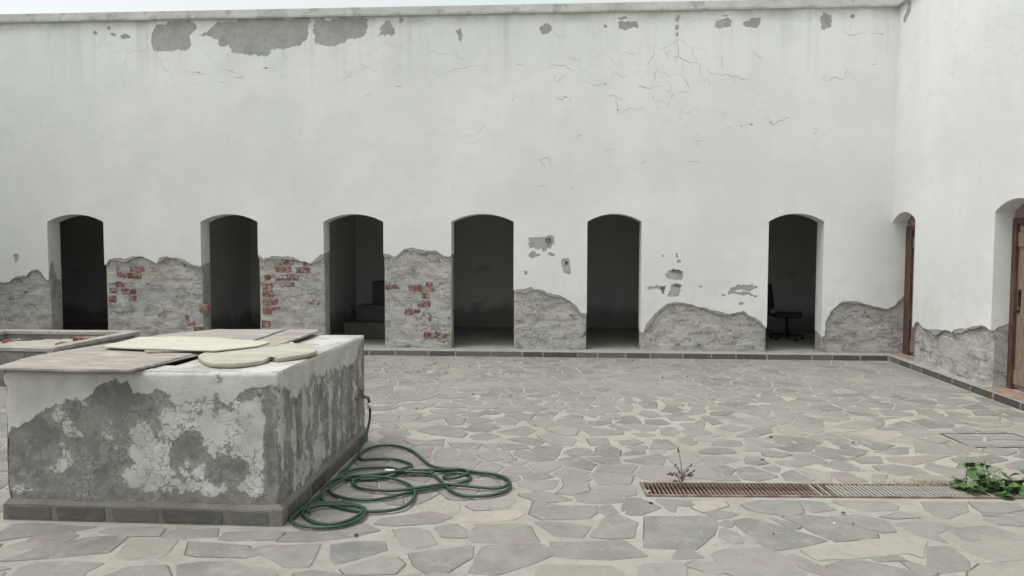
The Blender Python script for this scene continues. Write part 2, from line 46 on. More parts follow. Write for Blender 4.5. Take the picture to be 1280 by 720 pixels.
STONES = [('b',[(-3.227,3.921),(-3.249,4.042),(-3.129,4.082),(-2.835,4.038),(-2.728,4.046),(-2.808,3.964),(-3.061,3.865),(-3.127,3.812)]),('p',[(-3.04,3.748),(-2.981,3.808),(-2.985,3.908),(-2.819,3.963),(-2.745,3.909),(-2.756,3.823),(-2.867,3.765),(-2.944,3.714)]),('b',[(-2.927,3.549),(-2.862,3.667),(-2.863,3.76),(-2.629,3.896),(-2.455,3.922),(-2.429,3.696),(-2.654,3.63)]),('g',[(-2.734,3.376),(-2.768,3.516),(-2.713,3.559),(-2.555,3.569),(-2.369,3.569),(-2.397,3.466),(-2.369,3.378)]),('l',[(-2.62,4.031),(-2.369,4.063),(-2.299,4.037),(-2.283,3.934),(-2.441,3.938),(-2.662,3.965)]),('l',[(-2.354,3.65),(-2.408,3.846),(-2.373,3.885),(-2.144,3.886),(-2.104,3.718),(-2.122,3.632),(-2.268,3.618)]),('g',[(-2.256,3.918),(-2.254,4.01),(-1.994,4.067),(-1.943,3.948),(-2.137,3.906)]),('g',[(-1.903,3.907),(-1.913,4.003),(-1.751,4.043),(-1.582,4.04),(-1.586,3.929),(-1.84,3.897)]),('g',[(-1.987,3.699),(-2.062,3.863),(-1.707,3.832),(-1.648,3.684),(-1.908,3.687)]),('b',[(-2.276,3.395),(-2.215,3.531),(-2.025,3.556),(-1.945,3.45),(-1.925,3.396)]),('g',[(-1.881,3.41),(-1.968,3.572),(-1.872,3.614),(-1.709,3.637),(-1.588,3.561),(-1.482,3.436)]),('b',[(-1.566,3.907),(-1.547,4.042),(-1.375,4.099),(-1.125,4.193),(-1.028,4.098),(-1.167,3.999),(-1.354,3.93)]),('p',[(-1.646,3.822),(-1.314,3.879),(-1.28,3.603),(-1.408,3.587),(-1.567,3.714)]),('b',[(-1.19,3.702),(-1.248,3.876),(-1.124,3.931),(-0.966,3.941),(-0.927,3.827),(-1.06,3.703),(-1.147,3.636)]),('l',[(-0.948,4.112),(-0.848,4.149),(-0.749,4.116),(-0.665,3.934),(-0.768,3.864),(-0.856,3.907)]),('g',[(-0.72,4.173),(-0.598,4.241),(-0.516,4.102),(-0.513,4.034),(-0.65,4.034)]),('w',[(-0.593,4.343),(-0.361,4.454),(-0.248,4.479),(-0.191,4.421),(-0.252,4.323),(-0.498,4.216),(-0.565,4.269)]),('p',[(-0.786,3.787),(-0.46,3.92),(-0.447,3.763),(-0.548,3.592),(-0.659,3.574),(-0.725,3.647)]),('b',[(-0.395,3.919),(-0.084,3.953),(0.027,3.854),(-0.1,3.732),(-0.289,3.571),(-0.444,3.583)]),('g',[(-1.099,3.582),(-0.917,3.737),(-0.852,3.741),(-0.787,3.655),(-0.82,3.552),(-1.051,3.525)]),('p',[(-1.692,3.422),(-1.661,3.533),(-1.547,3.564),(-1.455,3.546),(-1.402,3.486),(-1.428,3.429)]),('g',[(-1.32,3.521),(-1.236,3.549),(-1.092,3.518),(-1.051,3.421),(-1.297,3.405)]),('p',[(-1.09,4.202),(-1.052,4.296),(-0.8,4.414),(-0.631,4.347),(-0.718,4.233),(-0.952,4.186)]),('w',[(-0.883,4.515),(-0.832,4.593),(-0.652,4.624),(-0.612,4.505),(-0.619,4.389),(-0.703,4.366)]),('l',[(-1.281,4.489),(-1.15,4.59),(-1.025,4.441),(-1.071,4.375),(-1.171,4.369)]),('l',[(-0.561,4.537),(-0.498,4.672),(-0.317,4.743),(-0.259,4.669),(-0.302,4.525),(-0.502,4.466)]),('p',[(-0.504,4.093),(-0.461,4.206),(-0.26,4.251),(-0.15,4.227),(-0.096,3.994),(-0.174,3.958),(-0.469,3.969)]),('b',[(-0.151,4.43),(-0.132,4.64),(0.044,4.578),(0.26,4.592),(0.253,4.464),(0.202,4.376),(-0.068,4.342)]),('b',[(-0.122,4.292),(0.041,4.297),(0.205,4.235),(0.158,4.085),(-0.0,4.092)]),('g',[(0.209,4.097),(0.301,4.386),(0.403,4.443),(0.493,4.324),(0.451,4.098),(0.326,4.076)]),('p',[(-0.017,3.999),(0.209,4.014),(0.391,4.04),(0.464,3.914),(0.501,3.839),(0.283,3.786),(0.091,3.791),(-0.019,3.822)]),('b',[(0.558,4.42),(0.921,4.461),(0.98,4.372),(0.919,4.168),(0.775,3.953),(0.537,3.951),(0.496,3.962)]),('g',[(0.421,4.538),(0.475,4.776),(0.539,4.781),(0.665,4.59),(0.542,4.466),(0.466,4.451)]),('g',[(0.664,4.75),(0.801,4.74),(0.758,4.519),(0.715,4.547)]),('b',[(0.976,4.246),(1.007,4.264),(1.059,4.177),(1.062,4.068),(0.996,4.05),(0.958,4.141)]),('w',[(0.899,4.728),(1.106,4.723),(1.113,4.657),(0.937,4.527),(0.883,4.605)]),('g',[(0.681,3.744),(0.748,3.8),(0.858,3.783),(0.88,3.71),(0.84,3.645),(0.768,3.686)]),('l',[(0.447,3.743),(0.658,3.777),(0.673,3.715),(0.653,3.555),(0.424,3.54)]),('l',[(-0.088,3.684),(0.069,3.713),(0.295,3.704),(0.347,3.624),(0.364,3.536),(-0.094,3.506)]),('b',[(1.078,4.397),(1.194,4.446),(1.272,4.385),(1.542,4.12),(1.358,4.025),(1.185,3.959),(1.16,4.051),(1.113,4.205)]),('p',[(0.854,3.892),(0.932,3.963),(1.173,4.004),(1.241,3.87),(1.266,3.721),(1.269,3.615),(0.972,3.595),(0.855,3.693)]),('b',[(1.598,4.775),(1.749,4.766),(1.777,4.619),(1.631,4.574),(1.596,4.617)]),('p',[(1.415,4.477),(1.551,4.52),(1.682,4.478),(1.876,4.246),(1.846,4.191),(1.583,4.119),(1.531,4.223)]),('g',[(1.822,4.79),(2.165,4.813),(2.214,4.731),(2.162,4.644),(1.979,4.614),(1.867,4.707)]),('g',[(1.702,4.5),(1.888,4.543),(2.011,4.441),(1.998,4.29),(1.904,4.272)]),('p',[(2.012,4.521),(2.175,4.614),(2.251,4.53),(2.097,4.496)]),('g',[(2.406,4.81),(2.689,4.822),(2.607,4.65),(2.422,4.525),(2.371,4.565),(2.361,4.668)]),('p',[(2.049,4.412),(2.201,4.464),(2.365,4.442),(2.29,4.31),(2.223,4.269),(2.213,4.13),(2.123,4.21),(2.086,4.32)]),('g',[(2.725,4.832),(3.026,4.833),(2.988,4.71),(2.857,4.656),(2.692,4.645)]),('g',[(2.639,4.529),(2.805,4.57),(2.906,4.56),(2.832,4.423),(2.671,4.444)]),('g',[(2.442,4.387),(2.594,4.41),(2.708,4.243),(2.641,4.187),(2.501,4.288)]),('g',[(2.287,4.158),(2.376,4.244),(2.386,4.207),(2.314,4.151)]),('w',[(1.36,3.981),(1.783,4.147),(2.083,4.195),(2.1,4.145),(1.963,3.91),(1.919,3.966),(1.76,3.94),(1.63,3.881),(1.411,3.854)]),('g',[(2.078,4.069),(2.204,4.088),(2.2,3.889),(2.139,3.793),(1.969,3.736),(1.956,3.824)]),('l',[(2.27,4.101),(2.46,4.178),(2.668,4.177),(2.519,3.94),(2.346,3.891),(2.271,3.994)]),('p',[(1.219,3.869),(1.294,3.912),(1.385,3.781),(1.462,3.675),(1.377,3.647),(1.308,3.734)]),('p',[(1.427,3.784),(1.534,3.849),(1.657,3.845),(1.822,3.761),(1.92,3.701),(1.88,3.636),(1.42,3.606)]),('g',[(1.697,3.893),(1.844,3.94),(1.866,3.879),(1.724,3.857)]),('l',[(2.238,3.862),(2.497,3.903),(2.349,3.667),(2.059,3.648),(2.123,3.759)]),('b',[(-1.821,7.068),(-1.591,7.122),(-1.525,6.791),(-1.697,6.744),(-1.763,6.818)]),('g',[(-1.651,7.531),(-1.479,7.65),(-1.305,7.555),(-1.392,7.312),(-1.556,7.351)]),('g',[(-1.988,7.454),(-1.655,7.374),(-1.753,7.237),(-1.927,7.225)]),('g',[(-1.694,7.173),(-1.466,7.237),(-1.337,7.112),(-1.486,7.017),(-1.602,7.055)]),('g',[(-1.301,7.298),(-1.07,7.385),(-0.879,7.24),(-1.055,7.131),(-1.257,7.174)]),('g',[(-1.28,7.059),(-1.028,7.096),(-0.934,7.001),(-1.149,6.914)]),('b',[(-1.263,6.424),(-1.109,6.675),(-0.936,6.565),(-0.791,6.358),(-0.827,6.223),(-1.108,6.321)]),('b',[(-0.814,6.573),(-0.794,6.739),(-0.592,6.753),(-0.515,6.602),(-0.624,6.453),(-0.758,6.436)]),('b',[(-0.765,7.238),(-0.711,7.36),(-0.546,7.167),(-0.688,7.12)]),('g',[(-0.607,6.925),(-0.513,7.058),(-0.34,6.9),(-0.387,6.709),(-0.53,6.741)]),('b',[(-0.525,6.437),(-0.284,6.667),(-0.184,6.507),(-0.27,6.327),(-0.463,6.38)]),('b',[(-0.757,6.271),(-0.64,6.421),(-0.499,6.296),(-0.595,6.16),(-0.706,6.153)]),('g',[(-0.295,6.903),(-0.069,6.971),(0.048,6.773),(-0.104,6.615),(-0.206,6.713)]),('g',[(-0.156,6.313),(-0.025,6.426),(0.174,6.206),(0.138,6.013),(-0.023,6.035)]),('b',[(-0.122,7.649),(-0.078,7.75),(0.079,7.783),(0.06,7.62),(-0.098,7.546)]),('g',[(-0.243,7.188),(-0.18,7.25),(0.031,7.265),(-0.028,7.101),(-0.176,7.091)]),('b',[(0.077,7.072),(0.164,7.208),(0.264,7.131),(0.26,7.03)]),('b',[(-0.475,7.833),(-0.172,7.854),(-0.151,7.745),(-0.326,7.635),(-0.47,7.744)]),('g',[(0.344,7.414),(0.488,7.618),(0.597,7.584),(0.662,7.358),(0.511,7.308)]),('g',[(0.655,7.747),(0.811,7.758),(0.792,7.466),(0.708,7.341)]),('b',[(0.321,6.902),(0.525,6.96),(0.537,6.849),(0.393,6.73),(0.316,6.791)]),('b',[(0.571,6.851),(0.737,7.201),(0.809,7.033),(0.82,6.86)]),('g',[(0.248,6.568),(0.348,6.638),(0.611,6.554),(0.608,6.425),(0.316,6.367)]),('b',[(-0.914,6.048),(-0.623,6.034),(-0.658,5.855),(-0.856,5.905)]),('b',[(-0.619,5.69),(-0.512,5.839),(-0.389,5.791),(-0.344,5.626),(-0.519,5.539)]),('g',[(-0.364,5.476),(-0.302,5.536),(-0.23,5.53),(-0.264,5.439)]),('b',[(-0.274,5.023),(-0.216,5.079),(0.025,5.095),(-0.02,4.913),(-0.148,4.864),(-0.239,4.938)]),('b',[(0.012,4.823),(0.072,4.996),(0.22,5.057),(0.228,4.885),(0.113,4.804)]),('g',[(0.065,5.829),(0.172,5.95),(0.274,5.938),(0.333,5.755),(0.132,5.723)]),('p',[(0.274,6.27),(0.456,6.283),(0.461,6.095),(0.301,6.051)]),('g',[(0.547,6.218),(0.713,6.265),(0.736,6.141),(0.57,6.069)]),('g',[(-1.659,6.515),(-1.372,6.455),(-1.299,6.293),(-1.56,6.274)]),('b',[(-1.126,6.103),(-0.97,6.149),(-0.945,5.932),(-1.113,5.954)]),('b',[(-0.475,6.044),(-0.26,6.026),(-0.222,5.917),(-0.424,5.845)]),('p',[(0.917,8.117),(1.093,8.191),(1.127,8.021),(0.957,7.933)]),('p',[(0.889,7.782),(1.09,7.812),(1.046,7.546),(0.926,7.537)]),('g',[(0.733,7.731),(0.811,7.761),(0.8,7.529),(0.745,7.349),(0.703,7.404)]),('g',[(0.764,8.063),(0.842,8.069),(0.835,7.925),(0.746,7.877)]),('g',[(1.166,7.965),(1.252,7.971),(1.374,7.722),(1.195,7.709)]),('g',[(1.183,8.145),(1.453,8.243),(1.48,8.131),(1.284,8.066)]),('b',[(1.084,7.394),(1.162,7.599),(1.273,7.584),(1.299,7.475),(1.174,7.365)]),('b',[(0.838,7.264),(0.895,7.41),(0.989,7.402),(1.041,7.182),(0.921,7.113)]),('b',[(0.887,7.025),(1.044,7.016),(1.091,6.861),(0.971,6.816),(0.866,6.852)]),('b',[(0.678,7.143),(0.774,7.177),(0.814,6.879),(0.651,6.843)]),('g',[(1.095,7.206),(1.275,7.219),(1.359,7.038),(1.116,6.996)]),('b',[(1.184,6.862),(1.22,6.901),(1.416,6.903),(1.363,6.676),(1.207,6.665)]),('g',[(1.348,7.37),(1.442,7.619),(1.563,7.59),(1.536,7.391),(1.39,7.254)]),('b',[(1.449,7.163),(1.532,7.196),(1.589,6.927),(1.491,6.858)]),('p',[(0.96,6.636),(1.032,6.736),(1.103,6.723),(1.124,6.567),(1.072,6.447),(0.96,6.439)]),('p',[(0.685,6.459),(0.803,6.517),(0.897,6.413),(0.771,6.361)]),('g',[(0.593,6.223),(0.704,6.251),(0.751,6.167),(0.658,6.072),(0.581,6.091)]),('p',[(0.783,5.956),(0.86,6.288),(0.976,6.27),(1.028,6.039),(0.914,5.946)]),('g',[(1.085,6.362),(1.181,6.363),(1.214,6.199),(1.134,6.104),(1.083,6.19)]),('b',[(1.376,6.371),(1.435,6.533),(1.501,6.477)]),('b',[(1.507,6.733),(1.649,6.851),(1.786,6.723),(1.621,6.613)]),('g',[(1.585,6.407),(1.867,6.746),(1.999,6.767),(1.962,6.597),(1.782,6.431)]),('b',[(1.334,6.113),(1.416,6.321),(1.6,6.262),(1.569,6.11),(1.43,6.091)]),('g',[(1.182,5.95),(1.304,6.043),(1.449,6.006),(1.472,5.906),(1.315,5.859),(1.192,5.868)]),('g',[(1.142,5.548),(1.198,5.762),(1.345,5.772),(1.446,5.702),(1.248,5.556)]),('b',[(1.465,5.607),(1.522,5.784),(1.62,5.791),(1.646,5.619),(1.561,5.577)]),('g',[(1.833,6.371),(1.932,6.479),(2.112,6.454),(2.062,6.34),(1.922,6.309)]),('p',[(1.69,7.023),(1.81,7.149),(1.98,7.16),(1.981,7.018),(1.835,6.895),(1.7,6.941)]),('g',[(1.943,7.307),(2.157,7.521),(2.202,7.495),(2.112,7.264),(2.022,7.257)]),('g',[(2.248,7.505),(2.358,7.557),(2.53,7.467),(2.379,7.324),(2.214,7.34)]),('b',[(1.769,7.853),(2.002,7.917),(2.082,7.859),(1.889,7.727),(1.758,7.726)]),('g',[(1.835,8.148),(2.01,8.23),(2.143,8.093),(1.962,8.03)]),('b',[(2.236,8.1),(2.337,8.28),(2.525,8.267),(2.513,7.994),(2.319,7.916),(2.216,7.965)]),('g',[(1.698,5.939),(1.805,5.961),(1.916,5.886),(1.795,5.803),(1.681,5.835)]),('p',[(1.849,6.067),(2.049,6.212),(2.183,6.157),(2.073,5.974),(1.919,5.964)]),('b',[(1.709,5.678),(1.884,5.702),(1.983,5.618),(1.818,5.534),(1.739,5.581)]),('b',[(1.372,5.472),(1.496,5.508),(1.622,5.289),(1.451,5.174),(1.352,5.221)]),('g',[(1.573,5.506),(1.69,5.574),(1.699,5.495),(1.66,5.403),(1.603,5.438)]),('g',[(1.102,5.193),(1.234,5.285),(1.325,5.291),(1.318,5.183),(1.162,5.165)]),('g',[(0.557,5.834),(0.642,5.918),(0.738,5.892),(0.716,5.813),(0.55,5.753)]),('g',[(0.537,5.618),(0.832,5.821),(0.871,5.727),(0.825,5.527),(0.707,5.519)]),('w',[(2.058,6.765),(2.231,6.771),(2.254,6.518),(2.099,6.534),(2.032,6.585)]),('g',[(1.588,7.387),(1.732,7.469),(1.806,7.402),(1.68,7.24),(1.561,7.259)]),('g',[(2.255,6.936),(2.353,7.101),(2.576,7.072),(2.508,6.844),(2.251,6.832)]),('g',[(2.453,7.706),(2.502,7.809),(2.718,7.786),(2.658,7.66),(2.475,7.624)]),('w',[(2.472,6.77),(2.752,6.747),(2.736,6.686),(2.447,6.613)]),('g',[(2.982,8.391),(3.382,8.485),(3.34,8.342),(2.981,8.235)]),('b',[(3.008,8.044),(3.224,8.172),(3.334,8.11),(3.177,7.963)]),('g',[(3.449,8.162),(3.68,8.249),(3.869,8.192),(3.569,8.075)]),('g',[(2.998,7.786),(3.25,7.725),(3.259,7.64),(3.017,7.6)]),('g',[(2.576,7.234),(2.882,7.255),(2.887,7.2),(2.701,7.066),(2.534,7.114)]),('g',[(2.616,6.879),(2.947,7.143),(3.155,7.065),(3.049,6.891),(2.857,6.779),(2.686,6.791)]),('g',[(3.088,7.297),(3.41,7.292),(3.226,7.183)]),('g',[(3.352,7.616),(3.527,7.605),(3.599,7.426),(3.475,7.353),(3.295,7.376)]),('p',[(3.741,7.643),(3.904,7.708),(3.884,7.519),(3.681,7.453)]),('b',[(4.242,8.209),(4.497,8.263),(4.564,8.078),(4.256,7.907),(4.138,7.973)]),('b',[(4.385,8.491),(4.566,8.56),(4.617,8.397),(4.401,8.381)]),('g',[(4.065,7.83),(4.247,7.891),(4.244,7.74),(4.032,7.702)]),('g',[(4.009,7.594),(4.088,7.592),(4.175,7.437),(3.967,7.423)]),('b',[(4.314,7.839),(4.553,8.019),(4.534,7.761),(4.312,7.706)]),('b',[(4.71,8.331),(4.831,8.358),(4.803,7.826),(4.695,7.858),(4.681,8.094)]),('g',[(4.596,7.703),(4.718,7.704),(4.747,7.55),(4.584,7.509)]),('g',[(4.294,7.614),(4.49,7.704),(4.549,7.565),(4.392,7.424),(4.229,7.441)]),('g',[(3.975,7.235),(4.111,7.313),(4.388,7.319),(4.305,7.204),(4.088,7.163)]),('g',[(4.46,7.303),(4.641,7.371),(4.509,7.159),(4.436,7.214)]),('g',[(3.964,6.942),(4.124,7.067),(4.368,7.084),(4.251,6.98),(4.029,6.903)]),('p',[(3.448,7.131),(3.617,7.258),(3.782,7.024),(3.704,6.905),(3.473,6.846)]),('p',[(3.714,7.313),(3.864,7.317),(3.962,7.108),(3.875,7.05),(3.751,7.1)]),('b',[(3.655,6.804),(3.841,6.933),(3.902,6.815),(3.774,6.705),(3.655,6.697)]),('w',[(2.744,6.646),(3.095,6.723),(3.109,6.562),(2.837,6.335),(2.776,6.483)]),('g',[(2.546,6.54),(2.657,6.57),(2.741,6.376),(2.609,6.346)]),('g',[(2.373,6.34),(2.522,6.443),(2.584,6.229),(2.379,6.174)]),('p',[(2.602,6.007),(2.897,6.169),(2.963,6.164),(2.861,5.987),(2.736,5.931)]),('g',[(3.09,6.352),(3.203,6.36),(3.362,6.016),(3.197,5.986),(2.953,6.012)]),('p',[(2.632,5.842),(3.014,5.927),(3.181,5.939),(2.933,5.765),(2.752,5.645),(2.624,5.739)]),('b',[(2.06,5.59),(2.196,5.723),(2.26,5.697),(2.318,5.489),(2.16,5.47)]),('p',[(2.345,5.818),(2.597,5.876),(2.54,5.695),(2.378,5.684)]),('p',[(2.033,5.418),(2.177,5.424),(2.229,5.22),(2.041,5.192)]),('g',[(2.431,5.607),(2.609,5.653),(2.76,5.563),(2.757,5.42),(2.513,5.388),(2.435,5.477)]),('g',[(3.14,5.854),(3.392,5.926),(3.538,6.005),(3.564,5.843),(3.354,5.729),(3.138,5.735)]),('g',[(3.872,6.753),(4.049,6.837),(4.102,6.74),(3.911,6.697)]),('g',[(4.181,6.864),(4.396,6.978),(4.228,6.708),(4.159,6.732)]),('g',[(3.333,6.74),(3.599,6.752),(3.609,6.671),(3.33,6.617)]),('g',[(2.329,5.379),(2.44,5.387),(2.34,5.213),(2.261,5.207)]),('b',[(3.468,5.707),(3.607,5.806),(3.704,5.844),(3.55,5.597),(3.439,5.589)]),('g',[(3.193,6.451),(3.356,6.556),(3.433,6.419),(3.288,6.313)]),('g',[(-2.05,7.697),(-1.907,7.855),(-1.629,7.727),(-1.763,7.55),(-1.971,7.535)]),('g',[(-1.607,7.48),(-1.409,7.633),(-1.286,7.609),(-1.443,7.35)]),('g',[(-1.763,8.884),(-1.616,8.985),(-1.497,8.858),(-1.646,8.705)]),('g',[(-1.919,9.346),(-1.641,9.492),(-1.397,9.434),(-1.645,9.267)]),('g',[(-1.708,10.157),(-1.557,10.242),(-1.46,9.795),(-1.647,9.661)]),('b',[(-1.21,10.51),(-0.977,10.59),(-0.825,10.416),(-0.996,10.283)]),('g',[(-1.401,10.136),(-1.253,10.264),(-1.113,10.215),(-1.278,10.087)]),('g',[(-1.097,8.989),(-0.947,9.127),(-0.721,9.108),(-0.75,8.957),(-1.003,8.883)]),('g',[(-0.696,9.133),(-0.43,9.247),(-0.324,9.056),(-0.515,8.896),(-0.66,8.93)]),('b',[(-0.487,7.799),(-0.366,7.877),(-0.153,7.747),(-0.303,7.653),(-0.443,7.66)]),('g',[(-1.009,7.678),(-0.916,7.795),(-0.808,7.76),(-0.809,7.593),(-0.958,7.558)]),('b',[(-0.357,8.073),(-0.195,8.233),(-0.05,8.159),(-0.243,7.973)]),('b',[(-1.381,8.092),(-1.15,8.184),(-0.945,7.995),(-1.178,7.863),(-1.317,7.933)]),('b',[(-1.457,8.426),(-1.276,8.521),(-1.187,8.406),(-1.358,8.294)]),('g',[(-1.337,9.514),(-1.088,9.636),(-0.903,9.482),(-1.181,9.325)]),('g',[(-0.743,9.754),(-0.457,9.815),(-0.429,9.542),(-0.709,9.586)]),('g',[(-1.319,8.805),(-1.005,8.905),(-0.783,8.639),(-1.082,8.535)]),('g',[(-2.499,10.113),(-2.294,10.247),(-2.04,10.017),(-2.282,9.886)]),('g',[(-0.785,10.62),(-0.477,10.77),(-0.334,10.669),(-0.612,10.554)])]
HOSE = [(-1.563,5.403),(-1.559,5.24),(-1.572,5.104),(-1.553,5.015),(-1.476,4.957),(-1.356,4.959),(-1.226,4.999),(-1.112,5.122),(-0.957,5.172),(-0.796,5.196),(-0.629,5.181),(-0.483,5.152),(-0.37,5.057),(-0.312,4.927),(-0.338,4.781),(-0.421,4.693),(-0.529,4.664),(-0.634,4.689),(-0.718,4.784),(-0.796,4.942),(-0.884,5.086),(-0.99,5.13),(-1.117,5.148),(-1.236,5.234),(-1.368,5.239),(-1.477,5.177),(-1.532,5.081),(-1.559,4.903),(-1.548,4.756),(-1.474,4.633),(-1.36,4.565),(-1.208,4.549),(-1.093,4.605),(-0.985,4.709),(-0.85,4.797),(-0.727,4.875),(-0.632,4.965),(-0.609,5.066),(-0.647,5.128),(-0.727,5.148),(-0.798,5.104),(-0.791,5.035),(-0.708,5.016),(-0.632,5.09),(-0.68,5.178),(-0.841,5.22),(-0.94,5.309),(-1.052,5.512),(-1.166,5.715),(-1.312,5.838),(-1.454,5.845),(-1.539,5.739),(-1.552,5.577),(-1.509,5.444),(-1.405,5.466),(-1.25,5.461),(-1.121,5.368),(-1.08,5.272),(-1.132,5.167),(-1.241,5.062),(-1.412,5.018),(-1.531,4.941),(-1.574,4.795),(-1.559,4.627),(-1.472,4.48),(-1.305,4.377),(-1.137,4.345),(-0.991,4.398),(-0.931,4.511),(-0.937,4.685),(-0.989,4.823),(-1.091,4.934),(-1.223,4.987),(-1.377,4.964),(-1.418,4.882),(-1.335,4.776),(-1.178,4.724),(-1.026,4.723),(-0.885,4.784),(-0.744,4.857),(-0.51,4.832),(-0.376,4.829),(-0.319,4.938),(-0.396,5.081),(-0.565,5.159),(-0.733,5.194),(-0.911,5.149),(-1.106,5.096),(-1.326,4.999),(-1.472,4.945),(-1.548,4.628),(-1.583,4.407),(-1.615,4.252),(-1.592,4.172),(-1.515,4.098),(-1.38,4.069),(-1.259,4.107),(-1.184,4.199),(-1.175,4.328),(-1.237,4.421),(-1.369,4.472),(-1.506,4.448),(-1.563,4.35),(-1.547,4.257),(-1.452,4.159),(-1.328,4.115),(-1.227,4.17),(-1.186,4.299),(-1.218,4.383),(-1.337,4.424),(-1.474,4.405),(-1.533,4.342),(-1.516,4.268)]
HOSEEND = (-1.208,5.098)
PLYA = [(-3.37,4.16),(-3.429,4.435),(-3.42,4.744),(-3.341,5.117),(-3.092,5.46),(-2.545,5.251),(-2.308,4.958),(-2.447,4.742),(-2.459,4.398),(-2.477,4.193),(-2.484,4.043),(-2.789,4.02),(-3.36,4.07)]
PLYA2 = [(-2.736,4.398),(-2.659,4.626),(-2.482,4.846),(-2.4,4.74),(-2.454,4.388),(-2.479,4.195),(-2.528,4.061),(-2.698,4.076)]
PLYB = [(-3.249,5.314),(-3.111,5.775),(-2.939,6.022),(-2.325,6.05),(-2.299,5.34),(-2.217,4.844),(-2.76,4.676)]
PLYC = [(-2.256,5.288),(-2.293,6.028),(-2.058,6.067),(-2.008,5.932),(-2.003,5.371),(-2.012,4.984),(-2.092,4.924)]
CREAM = [(-3.169,4.846),(-3.209,5.335),(-2.965,5.386),(-2.675,5.392),(-2.147,5.181),(-2.093,5.111),(-2.099,4.941),(-2.287,4.679),(-2.522,4.712),(-2.798,4.742),(-3.132,4.795)]
CUSH = [(-2.339,4.548),(-2.384,4.709),(-2.394,4.937),(-2.275,5.055),(-2.146,5.121),(-2.021,5.202),(-1.875,5.184),(-1.737,5.041),(-1.655,4.863),(-1.652,4.74),(-1.706,4.618),(-1.767,4.523),(-1.808,4.509),(-1.853,4.573),(-1.852,4.506),(-1.85,4.409),(-1.897,4.323),(-1.956,4.269),(-2.015,4.254),(-2.125,4.276),(-2.238,4.402)]
CHIP = (-1.996,5.278)
TPF = [(-3.344,-3.059),(-3.026,-2.717),(-2.673,-2.391),(-2.36,-1.988),(-1.938,-1.707)]
WEED = (2.927,5.017)
TWIG = (0.875,5.012)
TUFT = (2.593,5.197)
TFU = [(-3.366,0.471),(-3.325,0.51),(-3.263,0.559),(-3.161,0.647),(-3.081,0.705),(-2.942,0.736),(-2.784,0.782),(-2.704,0.853),(-2.636,0.871),(-2.568,0.861),(-2.531,0.808),(-2.454,0.775),(-2.395,0.829),(-2.319,0.777),(-2.243,0.737),(-2.127,0.767),(-2.012,0.778),(-1.956,0.723),(-1.84,0.814),(-1.764,0.841),(-1.66,0.82)]
TFB = [(-2.054,0.627,0.29,0.127,0.75),(-2.283,0.661,0.109,0.09,0.5),(-1.842,0.706,0.109,0.109,0.7),(-1.789,0.481,0.081,0.199,0.8),(-1.98,0.496,0.145,0.145,0.4),(-2.148,0.701,0.09,0.036,0.3),(-2.929,0.536,0.09,0.109,0.65),(-2.993,0.382,0.09,0.127,0.6),(-2.768,0.653,0.081,0.081,0.7),(-2.675,0.522,0.054,0.127,0.5),(-2.462,0.469,0.109,0.145,0.75),(-2.369,0.318,0.109,0.109,0.6),(-2.499,0.544,0.09,0.072,0.6),(-2.286,0.529,0.072,0.09,0.5),(-2.216,0.226,0.109,0.09,0.55),(-2.117,0.323,0.09,0.09,0.55),(-1.908,0.233,0.145,0.09,0.55),(-2.584,0.275,0.054,0.09,0.5),(-2.857,0.308,0.09,0.109,0.3),(-3.277,0.183,0.072,0.036,0.6),(-1.794,0.217,0.072,0.072,0.5),(-2.02,0.382,0.217,0.054,0.2),(-2.648,0.769,0.09,0.072,-0.7),(-3.208,0.435,0.163,0.199,-0.6),(-2.794,0.462,0.045,0.109,-0.4),(-2.721,0.272,0.072,0.109,-0.6),(-2.21,0.492,0.072,0.109,-0.5),(-2.249,0.473,0.054,0.072,-0.4),(-2.022,0.269,0.109,0.054,-0.5),(-1.887,0.328,0.09,0.054,-0.5),(-1.703,0.502,0.033,0.362,-1.0),(-2.134,0.437,0.054,0.072,-0.5),(-2.4,0.621,0.054,0.072,-0.4)]
TSU = [(4.126,0.833),(4.322,0.766),(4.482,0.714),(4.721,0.813),(4.912,0.769),(5.05,0.79),(5.269,0.742),(5.508,0.739),(5.77,0.722),(5.866,0.824),(6.013,0.897),(6.186,0.89)]
TSB = [(4.391,0.475,0.029,0.199,0.9),(4.561,0.533,0.025,0.109,0.8),(4.711,0.54,0.033,0.109,0.9),(4.609,0.23,0.033,0.072,0.8),(4.827,0.23,0.029,0.072,0.8),(4.19,0.603,0.02,0.109,0.6),(4.178,0.303,0.02,0.145,0.5),(5.109,0.448,0.033,0.181,0.35),(5.414,0.378,0.033,0.181,0.3),(4.293,0.675,0.029,0.127,-0.8),(4.065,0.468,0.02,0.362,-1),(4.908,0.649,0.029,0.109,-0.5),(6.003,0.592,0.016,0.29,-0.8),(5.584,0.464,0.041,0.109,-0.4)]
YW = 11.346
LEFT = -10.4

